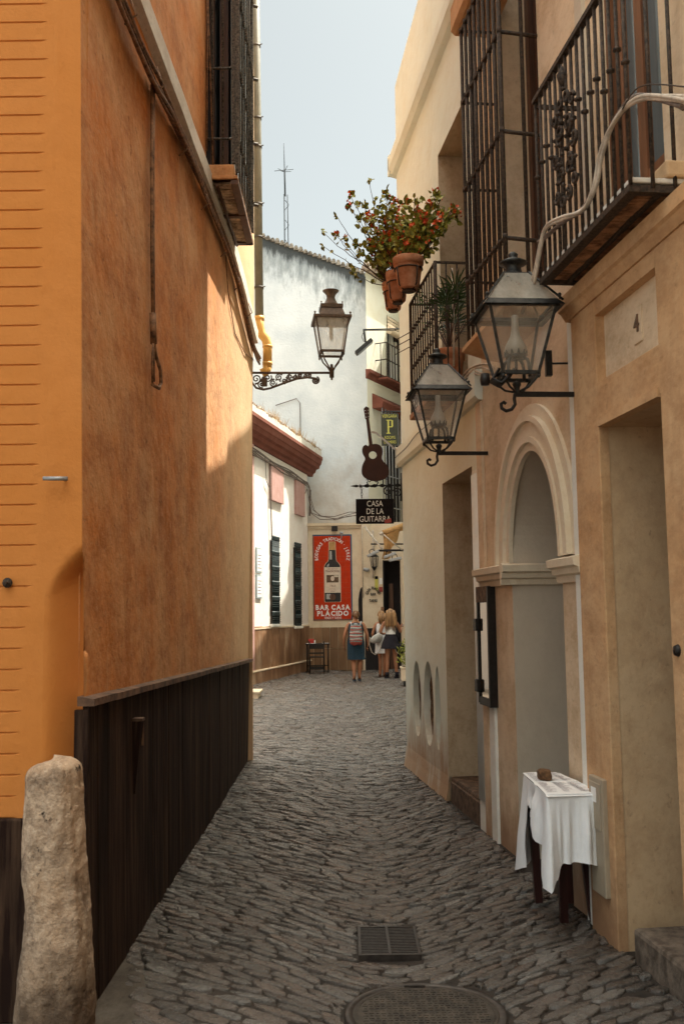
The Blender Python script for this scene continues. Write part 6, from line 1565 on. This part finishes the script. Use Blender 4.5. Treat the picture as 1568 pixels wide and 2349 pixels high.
def figure(base, yaw, H, legs, arms, label, heavy=1.0, head=(0, .01, 0), mat='skin'):
    """seen from behind: faces +y; legs/arms give joint positions in metres for a 1.65 m body"""
    g = thing('person', tuple(base), label, 'person'); k = H/1.65; X = body(base, yaw, None, None, k); h = heavy
    J = {'pel': (X((0, 0, .92)), (.125*h*k, .095*h*k)), 'wst': (X((0, 0, 1.06)), (.108*h*k, .080*h*k)), 'chs': (X((0, .0, 1.22)), (.128*h*k, .092*h*k)), 'shc': (X((0, 0, 1.345)), (.098*h*k, .07*k)),
         'nk': (X((head[0]*.4, .02, 1.42)), .050*k), 'hd0': (X((head[0]*.8, .03, 1.475)), .062*k), 'hd1': (X((head[0], .03+head[1], 1.555)), (.080*k, .092*k)), 'hd2': (X((head[0], .02+head[1], 1.625)), (.060*k, .070*k))}
    E = [('pel', 'wst'), ('wst', 'chs'), ('chs', 'shc'), ('shc', 'nk'), ('nk', 'hd0'), ('hd0', 'hd1'), ('hd1', 'hd2')]
    hands = []
    for s_, (kn, an, toe), (el, wr, hd, sd) in ((-1, legs[0], arms[0]), (1, legs[1], arms[1])):
        n = 'l' if s_ < 0 else 'r'
        J['hip'+n] = (X((s_*.085*h, 0, .86)), .088*h*k); J['thi'+n] = (X(((s_*.085*h+kn[0])/2, kn[1]/2, (.86+kn[2])/2+.03)), .076*h*k); J['kn'+n] = (X(kn), .052*h*k)
        J['cal'+n] = (X((kn[0]*.7+an[0]*.3, kn[1]*.7+an[1]*.3-.018, kn[2]*.68+an[2]*.32)), .052*h*k); J['ak'+n] = (X(an), .034*k); J['toe'+n] = (X(toe), .030*k)
        J['sh'+n] = (X((s_*.165*h, 0, 1.335)), .050*h*k); J['el'+n] = (X(el), .038*h*k); J['wr'+n] = (X(wr), .025*k); J['hd'+n] = (X(hd), (.030*k, .018*k))
        E += [('pel', 'hip'+n), ('hip'+n, 'thi'+n), ('thi'+n, 'kn'+n), ('kn'+n, 'cal'+n), ('cal'+n, 'ak'+n), ('ak'+n, 'toe'+n), ('shc', 'sh'+n), ('sh'+n, 'el'+n), ('el'+n, 'wr'+n), ('wr'+n, 'hd'+n)]
        hands.append((wr, hd, sd))
    mb = skin('body', J, E, None, None, 'pel')
    for wr, hd, sd in hands:
        w0, h0, s0 = Vector(X(wr)), Vector(X(hd)), Vector(X(sd))-Vector(X((0, 0, 0))); hand(mb, h0-(h0-w0).normalized()*.03, h0-w0, s0, k)
    # face: nose, ears, eyes, mouth
    q = lambda x, y, z: X((head[0]+x, .03+head[1]+y, 1.555+z))
    mb.tube([q(0, .085, .02), q(0, .112, -.012), q(0, .09, -.02)], [.008*k, .013*k, .008*k], 6)
    for s_ in (-1, 1): mb.lathe([(.004, -.03), (.017*k, -.012), (.02*k, .012), (.006, .03)], q(s_*.083, .0, 0), 8)
    mb.build('body', M[mat], g)
    ey = MB(); [ey.lathe([(.002, -.008), (.010*k, 0), (.002, .008)], q(s_*.032, .088, .02), 8) for s_ in (-1, 1)]; ey.tube([q(-.022, .092, -.045), q(.022, .092, -.045)], .004, 5); ey.build('face_features', M['tilebrown'], g)
    return g, X, k
def skirt(X, rings, mat, g, name, n=36, pleat=0, thick=True):
    """rings: (z, cx, cy, rx, ry)"""
    b = MB(); m_ = len(rings)
    def f_(u, v):
        t = v*(m_-1); i = min(m_-2, int(t)); w_ = t-i; r_ = [rings[i][j]*(1-w_)+rings[i+1][j]*w_ for j in range(5)]
        a = 2*PI*u; pl = 1+pleat*math.sin(a*9)*v+.02*math.sin(a*4+v*5)
        return Vector(X((r_[1]+r_[3]*pl*math.cos(a), r_[2]+r_[4]*pl*math.sin(a), r_[0])))
    b.grid(f_, n, 14, True, True)
    return b.build(name, mat, g)
def hairmesh(X, c, rx, ry, rz, fall, mat, g, n=26):
    """cap of hair with an optional fall down the back"""
    b = MB()
    def f_(u, v):
        a = 2*PI*u; t = v*PI*.66; rr = math.sin(t); z = math.cos(t)
        back = max(0, -math.sin(a)); k = 1+.05*noise.noise(Vector((math.cos(a)*4, math.sin(a)*4, v*3)))
        cut = 1 if math.sin(a) < .35 else (.62 if v > .55 else 1)
        return Vector(X((c[0]+rx*rr*math.cos(a)*k, c[1]+ry*rr*math.sin(a)*k*cut, c[2]+rz*z)))
    b.grid(f_, n, 14, True, True)
    for (pts, w0) in fall: b.tube([X(p) for p in pts], [w*1.0 for w in w0], 7)
    return b.build('hair', mat, g)
# woman walking away with a striped backpack
gp = gnd(815, 1560); base = (gp.x+.02, 23.75, 0)
g, X, k = figure(base, .0, 1.63, [((-.06, .02, .47), (-.05, -.14, .09), (-.06, -.02, .03)), ((.085, .06, .48), (.07, .02, .075), (.09, .17, .03))],
    [((-.27, -.03, 1.09), (-.29, .05, .87), (-.285, .09, .80), (.3, 1, 0)), ((.27, -.05, 1.08), (.285, .02, .86), (.275, .05, .79), (-.3, 1, 0))],
    'woman in a blue denim dress walking away with a striped backpack on her back', 1.12)
skirt(X, [(1.38, 0, .0, .10, .075), (1.34, 0, 0, .20, .10), (1.22, 0, 0, .185, .13), (1.06, 0, 0, .175, .125), (.92, 0, 0, .205, .150), (.75, 0, 0, .215, .155), (.56, 0, 0, .215, .16), (.50, 0.01, 0, .225, .165)], M['denim'], g, 'dress')
hairmesh(X, (0, .025, 1.565), .098, .115, .105, [([(0, -.07, 1.60), (0, -.13, 1.56), (.02, -.12, 1.50), (.06, -.09, 1.47)], (.03, .045, .04, .015))], M['hairbrown'], g)
for s_ in (-1, 1):
    b = MB(); x, y = ((-.05, -.10), (.075, .08))[(s_+1)//2]; b.box(*[c for c in (x-.038, x+.038)], y-.10, y+.13, 0.0, .022, T=lambda a, b_, c: Vector(X((a, b_, c)))); b.tube([X((x-.04, y+.05, .02)), X((x, y+.06, .065)), X((x+.04, y+.05, .02))], .012, 6); b.build('shoe', M['denim'], g)
bp = thing('backpack', X((0, -.2, .95)), 'backpack with red, white and grey stripes on the walking woman', 'backpack')
TX = lambda a, b_, c: Vector(X((a, b_, c)))
prof = [(1.33, .09, .06), (1.30, .125, .09), (1.2, .145, .11), (1.05, .155, .13), (.92, .15, .13), (.86, .13, .11), (.845, .07, .08)]
cols = ['greymetal', 'reddark', 'white', 'greymetal', 'reddark', 'greymetal', 'white', 'reddark', 'greymetal', 'white', 'reddark', 'greymetal', 'white', 'reddark', 'greymetal', 'reddark', 'reddark', 'reddark']
def shell(v):
    z = 1.33-(1.33-.845)*v; i = max(j for j in range(len(prof)-1) if prof[j][0] >= z-1e-6) if z > .846 else len(prof)-2
    a, b_ = prof[i], prof[i+1]; t = (a[0]-z)/(a[0]-b_[0]) if a[0] != b_[0] else 0; return z, a[1]+(b_[1]-a[1])*t, a[2]+(b_[2]-a[2])*t
M['dimwhite'] = flat('muted_white_fabric', (.42, .40, .37), .9, 0, .2, 30, 0); M['dimgrey'] = flat('muted_grey_fabric', (.17, .19, .18), .9, 0, .3, 30, 0)
for mt, nm in (('reddark', 'red_stripe'), ('white', 'white_stripe'), ('greymetal', 'grey_stripe')):
    b = MB()
    for i, c_ in enumerate(cols):
        if c_ != mt: continue
        def f_(u, v, i=i):
            z, rx, ry = shell((i+v)/len(cols)); a = 2*PI*u; q = .8
            cx_, sy_ = math.cos(a), math.sin(a); return Vector(X((rx*math.copysign(abs(cx_)**q, cx_), -.17+ry*math.copysign(abs(sy_)**q, sy_), z+.006*math.sin(a*3+i))))
        b.grid(f_, 28, 2, True, True)
    b.build(nm, M[{'white': 'dimwhite', 'greymetal': 'dimgrey'}.get(mt, mt)], bp)
b = MB()
for s_ in (-1, 1): b.tube([X((s_*.09, -.12, 1.28)), X((s_*.12, -.09, 1.38)), X((s_*.13, .03, 1.40)), X((s_*.13, .13, 1.28)), X((s_*.15, .08, 1.08)), X((s_*.13, -.10, .95))], .020, 6)
b.lathe([(.02, 1.31), (.06, 1.325), (.05, 1.34), (.01, 1.345)], X((0, -.16, 0)), 10); b.build('strap', M['greymetal'], bp)
# blonde young woman with phone
gp = gnd(897, 1557); base = (gp.x, 24.3, 0)
g, X, k = figure(base, .12, 1.66, [((-.085, .0, .47), (-.10, -.01, .08), (-.09, .11, .03)), ((.105, .0, .47), (.135, .0, .08), (.155, .11, .03))],
    [((-.25, -.02, 1.10), (-.14, .17, 1.06), (-.08, .21, 1.08), (0, .3, 1)), ((.25, .02, 1.10), (.30, .20, 1.17), (.32, .25, 1.22), (-1, .3, .3))],
    'young woman with long blonde-brown hair, white crop top and black skirt, looking at a phone', .95, head=(.01, .03, 0))
skirt(X, [(1.265, 0, 0, .150, .105), (1.22, 0, 0, .148, .108), (1.12, 0, 0, .125, .095), (1.055, 0, 0, .120, .092)], M['white'], g, 'crop_top')
skirt(X, [(1.06, 0, 0, .122, .095), (.96, 0, 0, .16, .12), (.80, 0, 0, .215, .16), (.715, 0, 0, .24, .18)], M['skirt'], g, 'skirt', pleat=.05)
hf = []
for i in range(9):
    x = (i-4)*.022; hf.append(([(x*.9, -.055, 1.63), (x*1.15, -.085, 1.55), (x*1.4, -.095, 1.42), (x*1.5-.005, -.105, 1.28), (x*1.2-.01, -.105, 1.18-.02*abs(i-4))], (.022, .028, .026, .020, .004)))
hairmesh(X, (.01, .045, 1.575), .095, .112, .100, hf, M['hairblonde'], g)
for x in (-.10, .14):
    b = MB(); b.tube([X((x, -.01, .16)), X((x, -.01, .05))], [.048, .050], 10); b.lathe([(.052, 0), (.056, .03), (.045, .07)], X((x, .0, 0)), 12); b.box(x-.042, x+.042, -.05, .165, 0.0, .05, T=lambda a, b_, c: Vector(X((a, b_, c))), bev=.012); b.build('boot', M['skirt'], g)
b = MB(); a = Vector(X((.335, .29, 1.245))); b.add([(a.x-.04, a.y-.02, a.z-.035), (a.x+.055, a.y-.02, a.z+.03), (a.x+.055, a.y+.02, a.z+.045), (a.x-.04, a.y+.02, a.z-.02), (a.x-.044, a.y-.02, a.z-.027), (a.x+.051, a.y-.02, a.z+.038), (a.x+.051, a.y+.02, a.z+.053), (a.x-.044, a.y+.02, a.z-.012)],
      [(0, 1, 2, 3), (4, 5, 6, 7), (0, 1, 5, 4), (1, 2, 6, 5), (2, 3, 7, 6), (3, 0, 4, 7)]); b.build('phone', M['greymetal'], label='silver phone held by the blonde young woman', cat='phone')
g = thing('shoulder_bag', X((.22, -.06, .70)), 'black round shoulder bag with pale trim at the hip of the blonde young woman', 'bag')
b = MB(); c_ = X((.235, -.05, .72)); b.lathe([(.02, -.06), (.11, -.05), (.135, 0), (.11, .05), (.02, .06)], c_, 20, axis='y'); b.build('bag_body', M['skirt'], g)
b = MB(); cc = Vector(c_); b.tube([(cc.x+.135*math.cos(t)-.0, cc.y-.055, cc.z+.135*math.sin(t)) for t in [2.2+i*.25 for i in range(10)]], .010, 5); b.build('bag_trim', M['whitecable'], g)
b = MB(); b.tube([X((.20, -.06, .85)), X((.16, -.115, 1.05)), X((.10, -.12, 1.25)), X((.085, -.07, 1.38)), X((.07, .02, 1.39)), X((.13, .10, 1.2)), X((.21, .04, .86))], .013, 5); b.build('bag_strap', M['skirt'], g)
# companion in front of her
base2 = (base[0]-.19, 24.85, 0)
g, X, k = figure(base2, .1, 1.62, [((-.05, .0, .47), (-.055, -.01, .07), (-.05, .10, .03)), ((.06, .0, .47), (.05, .0, .07), (.06, .10, .03))],
    [((-.24, -.01, 1.08), (-.20, .14, .94), (-.17, .2, .92), (.2, .3, 1)), ((.22, .0, 1.08), (.18, .16, .98), (.16, .22, .98), (-.2, .3, 1))],
    'young woman in a white dress, mostly hidden behind the woman with the phone', .92)
skirt(X, [(1.34, 0, 0, .15, .09), (1.2, 0, 0, .145, .11), (1.05, 0, 0, .125, .10), (.85, 0, 0, .165, .13), (.60, 0, 0, .185, .15)], M['cloth'], g, 'dress')
hairmesh(X, (0, .035, 1.57), .096, .112, .102, [([((i-2)*.03, -.08, 1.60), ((i-2)*.035, -.10, 1.45), ((i-2)*.03, -.10, 1.30)], (.03, .032, .006)) for i in range(5)], M['hairblonde'], g)
for x in (-.055, .055):
    b = MB(); b.box(x-.038, x+.038, -.06, .15, 0, .02, T=lambda a, b_, c: Vector(X((a, b_, c)))); b.tube([X((x-.04, .06, .02)), X((x, .07, .06)), X((x+.04, .06, .02))], .010, 5); b.build('sandal', M['stem'], g)
g = thing('handbag', X((-.17, -.13, .98)), 'slouchy white handbag with a hanging strap between the two young women', 'bag')
b = MB(); c_ = Vector(X((-.15, -.17, .98)))
def fb(u, v):
    a = 2*PI*u; t = v*PI; wv = 1+.10*noise.noise(Vector((math.cos(a)*2, math.sin(a)*2, v*3))); s_ = math.sin(t)**.7 if 0 < v < 1 else 0; z = math.cos(t)
    wd = .150*(1-.45*max(0, z)); return c_+Vector((wd*s_*math.cos(a)*wv+.05*z, .10*s_*math.sin(a)*wv, .125*z))
b.grid(fb, 26, 14, True, True); b.build('bag_body', M['dimwhite'], g)
b = MB(); b.tube([tuple(c_+Vector(p)) for p in ((.04, 0, .14), (.09, .05, .28), (.06, .1, .36))], .014, 5); b.tube([tuple(c_+Vector(p)) for p in ((-.17, -.02, .03), (-.19, -.03, -.15), (-.13, -.03, -.34), (-.05, -.03, -.40), (.05, -.02, -.33), (.12, -.02, -.15))], .010, 5); b.build('bag_strap', M['whitecable'], g)
